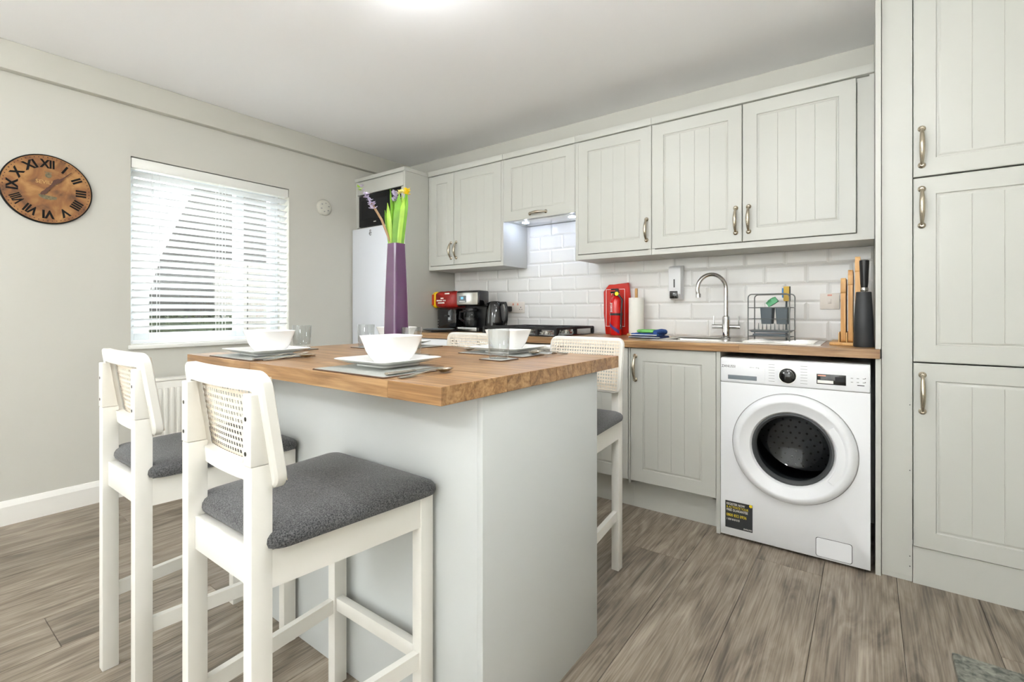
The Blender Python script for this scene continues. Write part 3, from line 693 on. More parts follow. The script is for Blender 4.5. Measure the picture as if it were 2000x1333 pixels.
# ------------------------------------------------------------------ bar stools
def make_stool():
    t = thing('bar_stool', '', 'stool', (0, 0, 0), group='bar stools around the island')
    m = 'stool_white'; P = lambda n, b_, mm=m, par=t: obj(n, b_, mm, par, world=False)
    RX, FX, lw, ly = .1425, .178, .032, .04; y0, y1 = -.21, .21
    for sx in (-1, 1):
        # rear leg running up into a wedge-shaped back post
        b = bmesh.new(); xc = sx*RX
        prof = [(y0, 0), (y0+ly, 0), (y0+ly, .785), (y0, .785)]
        poly_prism(b, prof, 'X', xc-lw/2, xc+lw/2); bmesh.ops.bevel(b, geom=b.edges[:], offset=.0025, segments=2, profile=.5, affect='EDGES'); P('leg', b)
        b = bmesh.new(); prof = [(y0-.001, .7855), (y0+ly-.002, .7855), (y0+.018, .918), (y0-.001, .918)]
        poly_prism(b, prof, 'X', xc-lw/2, xc+lw/2); bmesh.ops.bevel(b, geom=b.edges[:], offset=.0025, segments=2, profile=.5, affect='EDGES'); P('back_post', b)
        b = bx(sx*FX-lw/2, sx*FX+lw/2, y1-ly, y1, 0, .622, bev=.0025); P('leg', b)
        # side rail and side stretcher (the seat widens to the front)
        for nm, z0, z1, th in (('seat_rail', .55, .622, .018), ('stretcher', .208, .246, .018)):
            b = bmesh.new(); a, c = sx*RX, sx*(FX)
            pts = [(a-th/2, y0+ly-.002), (a+th/2, y0+ly-.002), (c+th/2, y1-ly+.002), (c-th/2, y1-ly+.002)]
            if nm == 'seat_rail': pts = [(a+sx*.012-th/2, y0+ly-.002), (a+sx*.012+th/2-.006*(sx > 0), y0+ly-.002), (c+sx*.005+th/2, y1-ly+.002), (c+sx*.005-th/2, y1-ly+.002)]
            poly_prism(b, pts, 'Z', z0, z1); P(nm, b)
        for z in (.808, .872):
            b = bmesh.new(); lathe(b, [(.0042, -.002), (.0042, .0006), (.002, .0008)], 12, (xc-.004, y0-.001, z), 'Y', False, True); P('screw', b, 'screw_steel')
    P('seat_rail', bx(-RX+lw/2-.002, RX-lw/2+.002, y0+.014, y0+.036, .55, .622, bev=.0015)); P('seat_rail', bx(-FX+lw/2-.002, FX-lw/2+.002, y1-.03, y1-.01, .55, .622, bev=.0015))
    P('stretcher', bx(-FX+lw/2-.002, FX-lw/2+.002, y1-.034, y1-.012, .215, .252, bev=.0015))
    # seat cushion
    b = bmesh.new(); lo = []
    base = rrect(1, 1, .16, 5, 5)
    for z, ins in ((.6235, .012), (.628, .003), (.637, 0), (.646, .001), (.654, .006), (.660, .017), (.665, .042), (.669, .08), (.671, .13)):
        ring = []
        for px, py in base:
            hw = .182+(.219-.182)*(py+1)/2; yy = .016+py*(.199-ins)
            ring.append((px*(hw-ins), yy, z))
        lo.append(ring)
    loft(b, lo); P('seat', b, 'seat_fabric')
    # curved reclined backrest: solid frame, cane sheet on the sitter's side
    hw, zc, hh = .174, .847, .113
    def mp(u, v, tt): return (u, y0+.0245-v*.155-.014*(1-(u/hw)**2)+tt, zc+v)
    b = bmesh.new(); O = rrect(hw, hh, .03, 5, 9); O2 = rrect(hw-.004, hh-.004, .027, 5, 9); I = rrect(hw-.034, hh-.038, .006, 5, 9)
    T = .024
    loft(b, [[mp(p[0], p[1], .002) for p in I], [mp(p[0], p[1], .0) for p in O2], [mp(p[0], p[1], .004) for p in O], [mp(p[0], p[1], T-.004) for p in O], [mp(p[0], p[1], T) for p in O2], [mp(p[0], p[1], T-.002) for p in I], [mp(p[0], p[1], .002) for p in I]], True, False, False)
    bk = P('backrest', b)
    b = bmesh.new(); nx, ny = 27, 15; cw, ch = (2*hw-.024)/nx, (2*hh-.024)/ny
    for i in range(nx):
        for j in range(ny):
            uc, vc = -hw+.012+(i+.5)*cw, -hh+.012+(j+.5)*ch
            if abs(uc) > hw-.03 and abs(vc) > hh-.03 and math.hypot(abs(uc)-hw+.03, abs(vc)-hh+.03) > .020: continue
            q = (((i+j) % 2)*.0 ); oc = [(-cw/2, -ch/2), (cw/2, -ch/2), (cw/2, ch/2), (-cw/2, ch/2)]; k = .52; ic = [(p[0]*k*1.05, p[1]*k) for p in oc]
            o_ = [b.verts.new(mp(uc+p[0], vc+p[1], T+.004)) for p in oc]; i_ = [b.verts.new(mp(uc+p[0], vc+p[1], T+.003)) for p in ic]
            for a in range(4): b.faces.new((o_[a], o_[(a+1) % 4], i_[(a+1) % 4], i_[a]))
    bmesh.ops.remove_doubles(b, verts=b.verts[:], dist=1e-5)
    cp = P('cane_panel', b, 'cane', bk); cp['kind'] = 'stuff'; cp['label'] = 'woven cream cane webbing'
    return t
st = make_stool()
spots = [(-1.0575, .630, 0, 'white bar stool with grey seat and cane back, nearest the viewer'), (-1.697, .634, 0, 'white cane-backed bar stool on the near left, beside the window wall'),
         (-.983, 1.68, 180, 'white cane-backed bar stool on the far right, in front of the base units'), (-1.640, 1.69, 180, 'white cane-backed bar stool on the far side, mostly hidden behind the laid island')]
for i, (x, y, a, lab) in enumerate(spots):
    o = st if i == 0 else copy_tree(st)
    o.location = (x, y, 0); o.rotation_euler = (0, 0, R(a)); o['label'] = lab

# ------------------------------------------------------------------ place settings
def sq_loops(prof, n=5, ns=2):
    return [[(p[0], p[1], z) for p in rrect(h, h, min(r, h*.98), n, ns)] for h, r, z in prof]
def make_bowl():
    b = bmesh.new()
    loft(b, sq_loops([(.038, .02, 0), (.041, .022, .002), (.050, .026, .014), (.058, .028, .032), (.064, .03, .052), (.0695, .03, .071), (.0705, .03, .0735), (.0695, .03, .075), (.0665, .028, .0745), (.062, .028, .052), (.055, .026, .030), (.045, .022, .012), (.03, .02, .006)]))
    return b
def make_plate():
    b = bmesh.new()
    loft(b, sq_loops([(.064, .02, 0), (.067, .02, .001), (.067, .02, .006), (.085, .018, .010), (.107, .014, .0195), (.1085, .014, .021), (.107, .014, .0225), (.095, .016, .018), (.072, .02, .0115), (.062, .02, .0095), (.03, .02, .009)]))
    return b
def strip(b, st_, n=8):
    """flat bar swept along x through stations (x, half width, z, half thickness)"""
    lo = []
    for x, w_, z, t_ in st_: lo.append([(x, w_*math.cos(2*math.pi*k/n), z+t_*math.sin(2*math.pi*k/n)) for k in range(n)])
    loft(b, lo)
def make_spoon():
    b = bmesh.new(); strip(b, [(0, .007, .0018, .0016), (.004, .009, .002, .0017), (.03, .008, .003, .0016), (.07, .005, .007, .0016), (.10, .0036, .011, .0017), (.118, .0042, .011, .0016)])
    lo = []
    for i in range(9):
        t = i/8; x = .114+.056*t; hw = .0185*math.sin(math.pi*min(max(t, .06), .94))**.62; dz = -.009*math.sin(math.pi*t)
        lo.append([(x, hw*c, .0115+dz*(1-c*c)-.0015*t) for c in (-1, -.6, 0, .6, 1)]+[(x, hw*c*.99, .0103+dz*(1-c*c)-.0015*t) for c in (1, .6, 0, -.6, -1)])
    loft(b, lo); return b
def make_fork():
    b = bmesh.new(); strip(b, [(0, .007, .0018, .0016), (.004, .009, .002, .0017), (.03, .008, .003, .0016), (.08, .005, .008, .0016), (.11, .0036, .012, .0017), (.124, .008, .010, .0014), (.136, .0115, .008, .0011), (.142, .0118, .008, .001)])
    for k in range(4):
        y = -.0093+k*.0062; tube(b, [(.138, y, .008), (.155, y, .007), (.175, y, .009), (.186, y, .012)], [.0016, .0015, .0013, .0008], 6)
    return b
def make_knife():
    b = bmesh.new(); strip(b, [(0, .0075, .004, .0035), (.003, .0088, .004, .0038), (.05, .0078, .004, .0034), (.088, .006, .004, .003), (.092, .006, .004, .0012), (.10, .0085, .004, .0009), (.15, .0092, .004, .0008), (.18, .007, .004, .0006), (.192, .002, .004, .0004)])
    return b
def make_glass():
    b = bmesh.new(); lathe(b, [(.0, 0), (.029, .0), (.0305, .002), (.0335, .02), (.0355, .094), (.035, .0955), (.0342, .0945), (.0318, .026), (.029, .018), (.0, .0165)], 36, cap0=False, cap1=False); return b
protos = {}
def place(kind, maker, m, x, y, z, rz, label, cat, group):
    if kind not in protos:
        b = maker(); finish(b, True); me = bpy.data.meshes.new(kind); b.to_mesh(me); b.free(); me.materials.append(M[m]); protos[kind] = me
    o = bpy.data.objects.new(kind, protos[kind]); COL.objects.link(o); o.location = (x, y, z); o.rotation_euler = (0, 0, rz); return tag(o, label, cat, group)
def mat_thing(name, x, y, hw, hh, label, cat, group):
    t = thing(name, label, cat, (x, y, IZ+.0004), group=group)
    b = bmesh.new(); loft(b, [[(p[0], p[1], z) for p in rrect(hw-i, hh-i, .008, 3, 0)] for i, z in ((.001, 0), (0, .0008), (0, .0022), (.0015, .0028))]); obj('backing', b, 'placemat_edge', t, world=False)
    b = bmesh.new(); loft(b, [[(p[0], p[1], z) for p in rrect(hw-i, hh-i, .006, 3, 0)] for i, z in ((.004, .0028), (.005, .0033))]); obj('slate_face', b, 'placemat_grey', t, world=False)
ZM = IZ+.0039
settings = [  # where, plate centre, mat centre, glass, near side?
    ('nearest the viewer', (-1.088, .884), (-1.045, .826), (-1.29, 1.15), 1),
    ('on the near left', (-1.715, .856), (-1.690, .828), (-1.850, 1.065), 1),
    ('on the far right', (-1.085, 1.440), (-1.075, 1.425), (-.957, 1.222), -1),
    ('behind the purple vase', (-1.672, 1.405), (-1.665, 1.425), (-1.735, 1.29), -1)]
for where, (px, py), (mx_, my_), (gx, gy), sd in settings:
    mat_thing('placemat', mx_, my_, .150, .112, 'grey placemat with brown edge in the setting '+where, 'placemat', 'placemats')
    place('plate', make_plate, 'porcelain', px, py, ZM, 0, 'square white plate in the setting '+where, 'plate', 'square plates')
    place('bowl', make_bowl, 'porcelain', px+.006, py+.006*sd, ZM+.0094, 0, 'square white bowl on the plate '+where, 'bowl', 'square bowls')
    mat_thing('coaster', gx, gy, .048, .048, 'small grey coaster under the glass '+where, 'coaster', 'coasters')
    place('tumbler', make_glass, 'clear_glass', gx, gy, ZM, 0, 'clear glass tumbler in the setting '+where, 'glass', 'tumblers')
cut = 'cutlery of the place settings'
ZT = IZ+.0006
place('spoon', make_spoon, 'cutlery_steel', -.868, .735, ZT, R(88), 'steel spoon lying beside the plate nearest the viewer', 'spoon', cut)
place('knife', make_knife, 'cutlery_steel', -.912, .735, ZM+.0003, R(90), 'steel knife lying beside the plate nearest the viewer', 'knife', cut)
place('fork', make_fork, 'cutlery_steel', -1.545, .728, ZM+.0003, R(92), 'steel fork lying right of the near left plate', 'fork', cut)
place('spoon', make_spoon, 'cutlery_steel', -1.520, .745, ZT, R(86), 'steel spoon lying right of the near left plate', 'spoon', cut)
place('spoon', make_spoon, 'cutlery_steel', -1.250, 1.555, ZT, R(-90), 'steel spoon left of the plate on the far right', 'spoon', cut)
place('knife', make_knife, 'cutlery_steel', -1.215, 1.555, ZM+.0003, R(-90), 'steel knife left of the plate on the far right', 'knife', cut)
place('fork', make_fork, 'cutlery_steel', -.895, 1.55, ZT, R(-88), 'steel fork right of the plate on the far right', 'fork', cut)
place('spoon', make_spoon, 'cutlery_steel', -.935, 1.545, ZM+.0003, R(-92), 'steel spoon right of the plate on the far right', 'spoon', cut)

# vase and flowers on the island
VX, VY = -1.362, 1.142
v = thing('vase', 'tall tapering purple square vase of spring flowers', 'vase', (VX, VY, IZ))
b = bmesh.new(); lo = []
for k in range(11):
    t_ = k/10; h = .0345-.0095*t_+.0012*math.sin(math.pi*t_); lo.append([(VX+p[0], VY+p[1], IZ+.0005+.398*t_) for p in rrect(h, h, .010, 5, 1)])
for z, d_ in ((.3985, .003), (.39, .005), (.05, .002)):
    h = .0345-.0095*min(z/.398, 1)-d_; lo.append([(VX+p[0], VY+p[1], IZ+z) for p in rrect(h, h, .009, 5, 1)])
loft(b, lo); obj('vessel', b, 'vase_purple', v)
ux, uy = math.cos(R(36.5)), math.sin(R(36.5)); fx, fy = -math.sin(R(36.5)), math.cos(R(36.5))
def fl(u_, d_, z): return Vector((VX+ux*u_+fx*d_, VY+uy*u_+fy*d_, z))
zt = IZ+.398
def leaf(u0, u1, z1, w_, d0, m, bend=0):
    b = bmesh.new(); L, Rr, lo = [], [], []
    for i in range(9):
        t_ = i/8; c = fl(u0+(u1-u0)*t_+bend*math.sin(math.pi*t_), d0*(1-.3*t_), zt-.10+(z1-zt+.10)*t_); hw_ = w_*1.3*(.55+.45*math.sin(math.pi*min(t_*1.1, 1)*.75))*(1 if t_ < .85 else max(.12, (1-t_)/.15))
        s = Vector((ux, uy, 0)); f_ = Vector((fx, fy, 0)); lo.append([c-s*hw_+f_*.002, c-f_*.0022, c+s*hw_+f_*.002, c+f_*.0028])
    loft(b, lo); return obj('leaf', b, m, v)
leaf(-.014, -.042, 1.435, .0065, .004, 'leaf_green', .004); leaf(-.009, -.031, 1.460, .0065, -.004, 'leaf_pale'); leaf(-.004, -.012, 1.48, .007, .008, 'leaf_green'); leaf(.001, .012, 1.492, .0115, -.010, 'leaf_green', -.004)
leaf(.009, .021, 1.488, .009, .002, 'leaf_pale'); leaf(.013, .040, 1.490, .009, -.004, 'leaf_green', -.006); leaf(.006, .030, 1.478, .008, -.011, 'leaf_pale', -.006); leaf(-.003, -.022, 1.512, .004, .0, 'leaf_green')
def stem(pts, m, r=.0035):
    b = bmesh.new(); tube(b, pts, r, 8); obj('stem', b, m, v)
stem([fl(-.014, .0, zt-.1), fl(-.018, .0, zt), fl(-.05, -.01, zt+.085), fl(-.085, -.015, zt+.145)], 'stem_brown', .0042)
stem([fl(.004, .004, zt-.1), fl(-.002, .005, zt+.1), fl(-.006, .006, zt+.17)], 'leaf_green'); stem([fl(.010, .0, zt-.1), fl(.022, .0, zt+.1), fl(.036, 0, zt+.185)], 'leaf_green')
rf = random.Random(9)
def floret(c, r, m, n_=6):
    b = bmesh.new()
    for k in range(n_):
        a = 2*math.pi*k/n_; dv = Vector((math.cos(a)*.8, math.sin(a)*.8, rf.uniform(-.2, .6))); dv.normalize(); sd_ = dv.cross(Vector((0, 0, 1))).normalized()
        lo = []
        for t_, w_ in ((0, .15), (.4, .4), (.75, .36), (1, .06)):
            q = c+dv*r*t_+Vector((0, 0, r*.35*t_)); lo.append([q-sd_*w_*r, q-Vector((0, 0, .1*r)), q+sd_*w_*r, q+Vector((0, 0, .1*r))])
        loft(b, lo)
    obj('petals', b, m, v)
for k in range(13):
    t_ = k/12; c = fl(-.078-.05*t_+rf.uniform(-.008, .008), -.015+rf.uniform(-.008, .008), zt+.128+.075*t_+rf.uniform(-.006, .006)); floret(c, rf.uniform(.011, .017)*(1-.35*t_), 'flower_lilac' if t_ < .55 or k % 3 else 'leaf_pale', 5)
for k in range(6): floret(fl(-.008+rf.uniform(-.008, .012), .006, zt+.155+k*.006), .013, 'flower_lilac', 5)
for k in range(3): floret(fl(.004+k*.008, .01, zt+.186+rf.uniform(-.004, .004)), .012, 'flower_cream', 5)
for k in range(3): floret(fl(.037+rf.uniform(-.003, .003), 0, zt+.178+k*.006), .014, 'flower_yellow', 6)

# ------------------------------------------------------------------ things on the left wall
CY_, CZ_, CR = .582, 1.713, .181
c = thing('wall_clock', 'round copper coloured wall clock with black Roman numerals', 'clock', (XL, CY_, CZ_))
b = bmesh.new(); lathe(b, [(CR, .0), (CR, .012), (CR-.003, .016), (CR-.006, .0165), (CR-.006, .002)], 64, (XL+.001, CY_, CZ_), 'X', False, False); obj('rim', b, 'clock_black', c)
b = bmesh.new(); lathe(b, [(CR-.005, 0), (CR-.005, .0145), (.0, .0146)], 64, (XL+.001, CY_, CZ_), 'X', True, False); obj('dial', b, 'clock_copper', c)
def clk(ang, rad, dz=0.0162):      # ang clockwise from 12 as seen from the room; +y is to the viewer's right
    return (XL+dz, CY_+rad*math.sin(ang), CZ_+rad*math.cos(ang))
wallmx = Matrix(((0, 0, 1, 0), (1, 0, 0, 0), (0, 1, 0, 0), (0, 0, 0, 1)))      # text plane on the left wall
for k, s_ in enumerate(['XII', 'I', 'II', 'III', 'IIII', 'V', 'VI', 'VII', 'VIII', 'IX', 'X', 'XI']):
    a = 2*math.pi*k/12
    text('numeral', s_, .058, 'clock_black', c, Matrix.Translation(clk(a, .130)) @ wallmx @ Matrix.Rotation(-a, 4, 'Z'), sx={'VIII': .62, 'XII': .8, 'IIII': .85, 'VII': .8}.get(s_, .95), bold=.0022)
b = bmesh.new()
for k in range(60):
    p = clk(2*math.pi*k/60, .166); lathe(b, [(.0028 if k % 5 else .0036, 0), (.0028 if k % 5 else .0036, .0005)], 6, (p[0]-.0003, p[1], p[2]), 'X')
obj('minute_track', b, 'clock_brown', c)
text('dial_lettering', 'SEVILLE', .026, 'clock_gold_print', c, Matrix.Translation((XL+.0158, CY_-.004, CZ_+.035)) @ wallmx)
b = bmesh.new(); lathe(b, [(.011, 0), (.013, .0006), (.008, .0008)], 20, (XL+.0156, CY_+.002, CZ_+.073), 'X'); box(b, XL+.0156, XL+.0162, CY_-.012, CY_+.016, CZ_+.086, CZ_+.090); obj('dial_crest', b, 'clock_grey_print', c)
b = bmesh.new(); poly_prism(b, [(CY_-.036, CZ_-.030), (CY_+.036, CZ_-.036), (CY_+.034, CZ_-.048), (CY_+.012, CZ_-.054), (CY_-.012, CZ_-.053), (CY_-.032, CZ_-.044)], 'X', XL+.0156, XL+.0162); obj('dial_vignette', b, 'clock_grey_print', c)
def hand(name, ang, pts, x0):
    b = bmesh.new(); f_ = lambda r_, w_: (CY_+r_*math.sin(ang)+w_*math.cos(ang), CZ_+r_*math.cos(ang)-w_*math.sin(ang))
    poly_prism(b, [f_(r_, w_) for r_, w_ in pts]+[f_(r_, -w_) for r_, w_ in pts[::-1]], 'X', x0, x0+.0012); obj(name, b, 'clock_brown', c, smooth=False)
hand('hour_hand', R(34), [(-.034, .006), (-.02, .009), (0, .006), (.03, .005), (.055, .011), (.075, .002)], XL+.018)
hand('minute_hand', R(41), [(-.042, .004), (-.028, .008), (0, .004), (.05, .003), (.07, .008), (.09, .003), (.142, .001)], XL+.0205)
b = bmesh.new(); lathe(b, [(.009, 0), (.009, .004), (.0, .006)], 20, (XL+.018, CY_, CZ_), 'X'); obj('hub', b, 'clock_brown', c)

s_ = thing('wall_detector', 'small round off-white detector on the wall by the fridge', 'detector', (XL, 2.184, 1.896))
b = bmesh.new(); lathe(b, [(.062, .0), (.062, .012), (.056, .02), (.046, .024), (.0, .0245)], 32, (XL+.0005, 2.184, 1.896), 'X', True, False); obj('cover', b, 'sensor_grey', s_)
b = bmesh.new()
for k in range(6):
    a = R(60*k+20); box(b, XL+.0235, XL+.0262, 2.184+.034*math.cos(a)-.006, 2.184+.034*math.cos(a)+.006, 1.896+.034*math.sin(a)-.004, 1.896+.034*math.sin(a)+.004, bev=.001)
obj('vents', b, 'seam_grey', s_)

# radiator under the window
r_ = thing('radiator', 'white ribbed panel radiator under the window', 'radiator', (XL+.06, 1.42, .12))
rx = XL+.11
part('panel', r_, 'radiator_white', rx-.012, rx, .985, 1.86, .13, .655, bev=.004); part('back_panel', r_, 'radiator_white', XL+.03, XL+.042, .985, 1.86, .13, .655, bev=.004)
part('top_grille', r_, 'radiator_white', XL+.03, rx+.003, .975, 1.87, .656, .672, bev=.003)
for k in range(26):
    y = 1.005+k*.033; part('rib', r_, 'radiator_white', rx, rx+.007, y, y+.021, .165, .615, bev=.006)
for y in (1.1, 1.75): part('bracket', r_, 'radiator_white', XL+.0005, XL+.03, y, y+.03, .2, .6)

# ------------------------------------------------------------------ on the tiled wall
TYF = YB-.0115
s_ = thing('double_socket', 'white double plug socket on the tiles beside the kettle', 'socket', (-2.2, TYF, 1.10))
part('plate', s_, 'socket_white', -2.283, -2.117, TYF-.009, TYF, 1.06, 1.146, bev=.003)
for x in (-2.222, -2.178): part('rocker_switch', s_, 'socket_pink', x-.006, x+.006, TYF-.012, TYF-.009, 1.118, 1.134, bev=.001)
for x in (-2.248, -2.150):
    b = bmesh.new()
    for a, c_, d_, e_ in ((-.003, .003, .018, .027), (-.014, -.006, .004, .008), (.006, .014, .004, .008)): box(b, x+a, x+c_, TYF-.0095, TYF-.0088, 1.08+d_, 1.08+e_)
    obj('pin_holes', b, 'print_dark', s_, smooth=False)
s_ = thing('switch_plate', 'white switched outlet plate on the tiles beside the chopping boards', 'switch', (-.162, TYF, 1.125))
part('plate', s_, 'socket_white', -.205, -.119, TYF-.009, TYF, 1.082, 1.166, bev=.003); part('rocker_switch', s_, 'socket_white', -.170, -.154, TYF-.013, TYF-.009, 1.112, 1.136, bev=.001); part('neon', s_, 'socket_pink', -.172, -.152, TYF-.0105, TYF-.009, 1.152, 1.160)
s_ = thing('soap_dispenser', 'white wall-mounted soap dispenser with a black push button', 'dispenser', (-.952, TYF, 1.25))
b = bmesh.new(); poly_prism(b, [(TYF, 1.143), (TYF-.03, 1.143), (TYF-.068, 1.175), (TYF-.072, 1.335), (TYF-.06, 1.348), (TYF, 1.356)], 'X', -.990, -.916); bmesh.ops.bevel(b, geom=b.edges[:], offset=.004, segments=2, profile=.5, affect='EDGES'); obj('housing', b, 'appliance_white', s_)
part('push_button', s_, 'black_gloss', -.981, -.934, TYF-.076, TYF-.05, 1.150, 1.196, bev=.003); part('level_window', s_, 'print_dark', -.957, -.951, TYF-.0735, TYF-.069, 1.218, 1.268)
cv = thing('kettle_lead', 'black plug and lead from the socket to the kettle', 'cable', (-2.25, 2.99, 1.08))
part('plug', cv, 'black_plastic', -2.272, -2.228, TYF-.048, TYF-.0125, 1.07, 1.112, bev=.008)
b = bmesh.new(); tube(b, [(-2.25, TYF-.04, 1.072), (-2.25, TYF-.045, 1.03), (-2.235, 2.95, .96), (-2.22, 2.93, ZW+.006), (-2.215, 2.90, ZW+.0055)], .0038, 7); obj('lead', b, 'black_plastic', cv)

# ------------------------------------------------------------------ on the worktop
ZK = ZW+.0004
h = thing('gas_hob', 'black four-burner gas hob with cast iron pan supports', 'hob', (-1.80, 2.74, ZK))
part('glass_base', h, 'black_gloss', -2.09, -1.51, 2.49, 2.985, ZK, ZK+.008, bev=.003)
for bxn, byn in ((-1.945, 2.61), (-1.945, 2.86), (-1.655, 2.61), (-1.655, 2.86)):
    b = bmesh.new(); lathe(b, [(.048, 0), (.048, .010), (.036, .014), (.036, .022), (.0, .024)], 24, (bxn, byn, ZK+.008)); obj('burner', b, 'steel', h)
for gx in (-1.945, -1.655):
    b = bmesh.new(); z1 = ZK+.055; a0, a1, c0, c1 = gx-.137, gx+.137, 2.50, 2.975
    for (p, q) in (((a0, c0), (a1, c0)), ((a1, c0), (a1, c1)), ((a1, c1), (a0, c1)), ((a0, c1), (a0, c0)), ((a0, 2.738), (a1, 2.738)), ((gx, c0), (gx, c0+.07)), ((gx, 2.69), (gx, 2.79)), ((gx, c1-.07), (gx, c1)), ((a0, 2.61), (a0+.085, 2.61)), ((a1-.085, 2.61), (a1, 2.61)), ((a0, 2.86), (a0+.085, 2.86)), ((a1-.085, 2.86), (a1, 2.86))):
        box(b, min(p[0], q[0])-.007, max(p[0], q[0])+.007, min(p[1], q[1])-.007, max(p[1], q[1])+.007, z1-.015, z1, bev=.002, seg=1)
    for xx in (a0, gx, a1):
        for yy in (c0, 2.738, c1): box(b, xx-.009, xx+.009, yy-.009, yy+.009, ZK+.008, z1-.004)
    obj('pan_support', b, 'black_iron', h)
# kettle
k_ = thing('kettle', 'glossy black electric kettle beside the hob', 'kettle', (-2.225, 2.80, ZK))
b = bmesh.new(); lathe(b, [(.078, 0), (.080, .012), (.079, .018), (.076, .02)], 32, (-2.225, 2.80, ZK)); obj('base', b, 'black_plastic', k_)
b = bmesh.new(); lathe(b, [(.074, .021), (.077, .03), (.076, .09), (.070, .15), (.062, .195), (.055, .215), (.05, .222), (.03, .230), (.0, .232)], 32, (-2.225, 2.80, ZK)); obj('jug', b, 'black_gloss', k_)
b = bmesh.new(); tube(b, [(-2.175, 2.80, ZK+.215), (-2.125, 2.79, ZK+.215), (-2.108, 2.788, ZK+.17), (-2.115, 2.79, ZK+.09), (-2.15, 2.80, ZK+.06)], .011, 10); obj('handle', b, 'black_plastic', k_)
b = bmesh.new(); loft(b, [[(-2.288, 2.785, ZK+.19), (-2.288, 2.815, ZK+.19), (-2.28, 2.80, ZK+.155)], [(-2.315, 2.793, ZK+.208), (-2.315, 2.807, ZK+.208), (-2.312, 2.80, ZK+.195)]]); obj('spout', b, 'black_gloss', k_)
# coffee machine
cm = thing('coffee_machine', 'black and steel filter coffee machine with a glass jug', 'coffee machine', (-2.43, 2.78, ZK))
X0, X1 = -2.545, -2.315
part('base', cm, 'black_plastic', X0, X1, 2.715, 2.84, ZK, ZK+.035, bev=.008); part('base_plate', cm, 'steel', X0+.02, X1-.02, 2.7125, 2.715, ZK+.006, ZK+.033)
part('column', cm, 'black_plastic', X0, X1, 2.818, 2.84, ZK+.03, ZK+.22, bev=.006); part('tank', cm, 'black_gloss', X0, X1, 2.72, 2.84, ZK+.195, ZK+.312, bev=.014)
part('steel_fascia', cm, 'steel', X0+.008, X1-.012, 2.715, 2.7205, ZK+.205, ZK+.296, bev=.002); part('display', cm, 'tray_grey', X0+.028, X0+.105, 2.7135, 2.715, ZK+.222, ZK+.272); part('screen', cm, 'display_blue', X0+.052, X0+.078, 2.7128, 2.7135, ZK+.246, ZK+.264); part('button_row', cm, 'print_white', X0+.036, X0+.098, 2.7128, 2.7135, ZK+.228, ZK+.234)
b = bmesh.new(); lathe(b, [(.036, .037), (.048, .042), (.052, .07), (.051, .105), (.045, .145), (.042, .155)], 32, (-2.430, 2.764, ZK), cap1=False); jg = obj('jug', b, 'carafe_glass', cm)
b = bmesh.new(); lathe(b, [(.043, .155), (.045, .162), (.04, .178), (.0, .182)], 28, (-2.430, 2.764, ZK)); obj('lid', b, 'black_plastic', jg)
b = bmesh.new(); lathe(b, [(.0522, .09), (.0535, .09), (.0525, .107), (.0515, .107)], 32, (-2.430, 2.764, ZK), cap0=False, cap1=False); obj('band', b, 'black_plastic', jg)
b = bmesh.new(); tube(b, [(-2.468, 2.745, ZK+.155), (-2.512, 2.728, ZK+.15), (-2.516, 2.727, ZK+.10), (-2.478, 2.745, ZK+.07)], .008, 8); obj('jug_handle', b, 'black_plastic', jg)
# toaster with bread bag on top
to = thing('toaster', 'black toaster in the corner beside the coffee machine', 'toaster', (-2.72, 2.83, ZK))
part('casing', to, 'black_gloss', -2.775, -2.562, 2.735, 2.955, ZK+.008, ZK+.178, bev=.022); part('foot_plate', to, 'black_plastic', -2.76, -2.577, 2.75, 2.94, ZK, ZK+.012)
for k in range(3):
    b = bmesh.new(); lathe(b, [(.006, 0), (.005, .004)], 12, (-2.752, 2.7355, ZK+.04+k*.022), 'Y'); obj('button', b, 'steel', to)
part('lever', to, 'black_plastic', -2.68, -2.64, 2.72, 2.74, ZK+.11, ZK+.125, bev=.003)
for y in (2.79, 2.86): part('slot', to, 'dark_gap', -2.75, -2.59, y-.012, y+.012, ZK+.177, ZK+.1785)
bb_ = thing('bread_bag', 'red and yellow bag of bread lying on the toaster', 'bread', (-2.68, 2.82, ZK+.179))
def bag(x0, x1, y0, y1, z0, z1, seed, nx=10):
    b = bmesh.new(); rg = random.Random(seed); lo = []
    for i in range(nx+1):
        t_ = i/nx; s = .78+.22*min(1, math.sin(math.pi*min(max(t_, .03), .97))*2.2); lo.append([(x0+(x1-x0)*t_+rg.uniform(-.002, .002), (y0+y1)/2+p[0]*s+rg.uniform(-.003, .003), max(z0, (z0+z1)/2+p[1]*s+rg.uniform(-.003, .003))) for p in rrect((y1-y0)/2, (z1-z0)/2, .03, 4, 2)])
    loft(b, lo); return b
obj('wrapper', bag(-2.822, -2.565, 2.755, 2.90, ZK+.180, ZK+.315, 2), 'bread_red', bb_); obj('yellow_end', bag(-2.853, -2.812, 2.757, 2.898, ZK+.182, ZK+.313, 4, 4), 'bread_yellow', bb_)
b = bmesh.new(); poly_prism(b, [(2.777, ZK+.20), (2.878, ZK+.20), (2.878, ZK+.296), (2.777, ZK+.296)], 'X', -2.857, -2.850); obj('end_label', b, 'bread_orange', bb_)
part('front_label', bb_, 'bread_orange', -2.846, -2.824, 2.7525, 2.7575, ZK+.205, ZK+.29, bev=.001)
b = bmesh.new()
for x, z, L in ((-2.79, .240, .06), (-2.72, .240, .03), (-2.775, .222, .07), (-2.70, .295, .05), (-2.745, .258, .03)): box(b, x, x+L, 2.7495, 2.7535, ZK+z-.005, ZK+z+.005, bev=.001)
obj('printed_lines', b, 'print_white', bb_)
pl_ = thing('side_plate', 'round grey plate in front of the toaster', 'plate', (-2.60, 2.585, ZK))
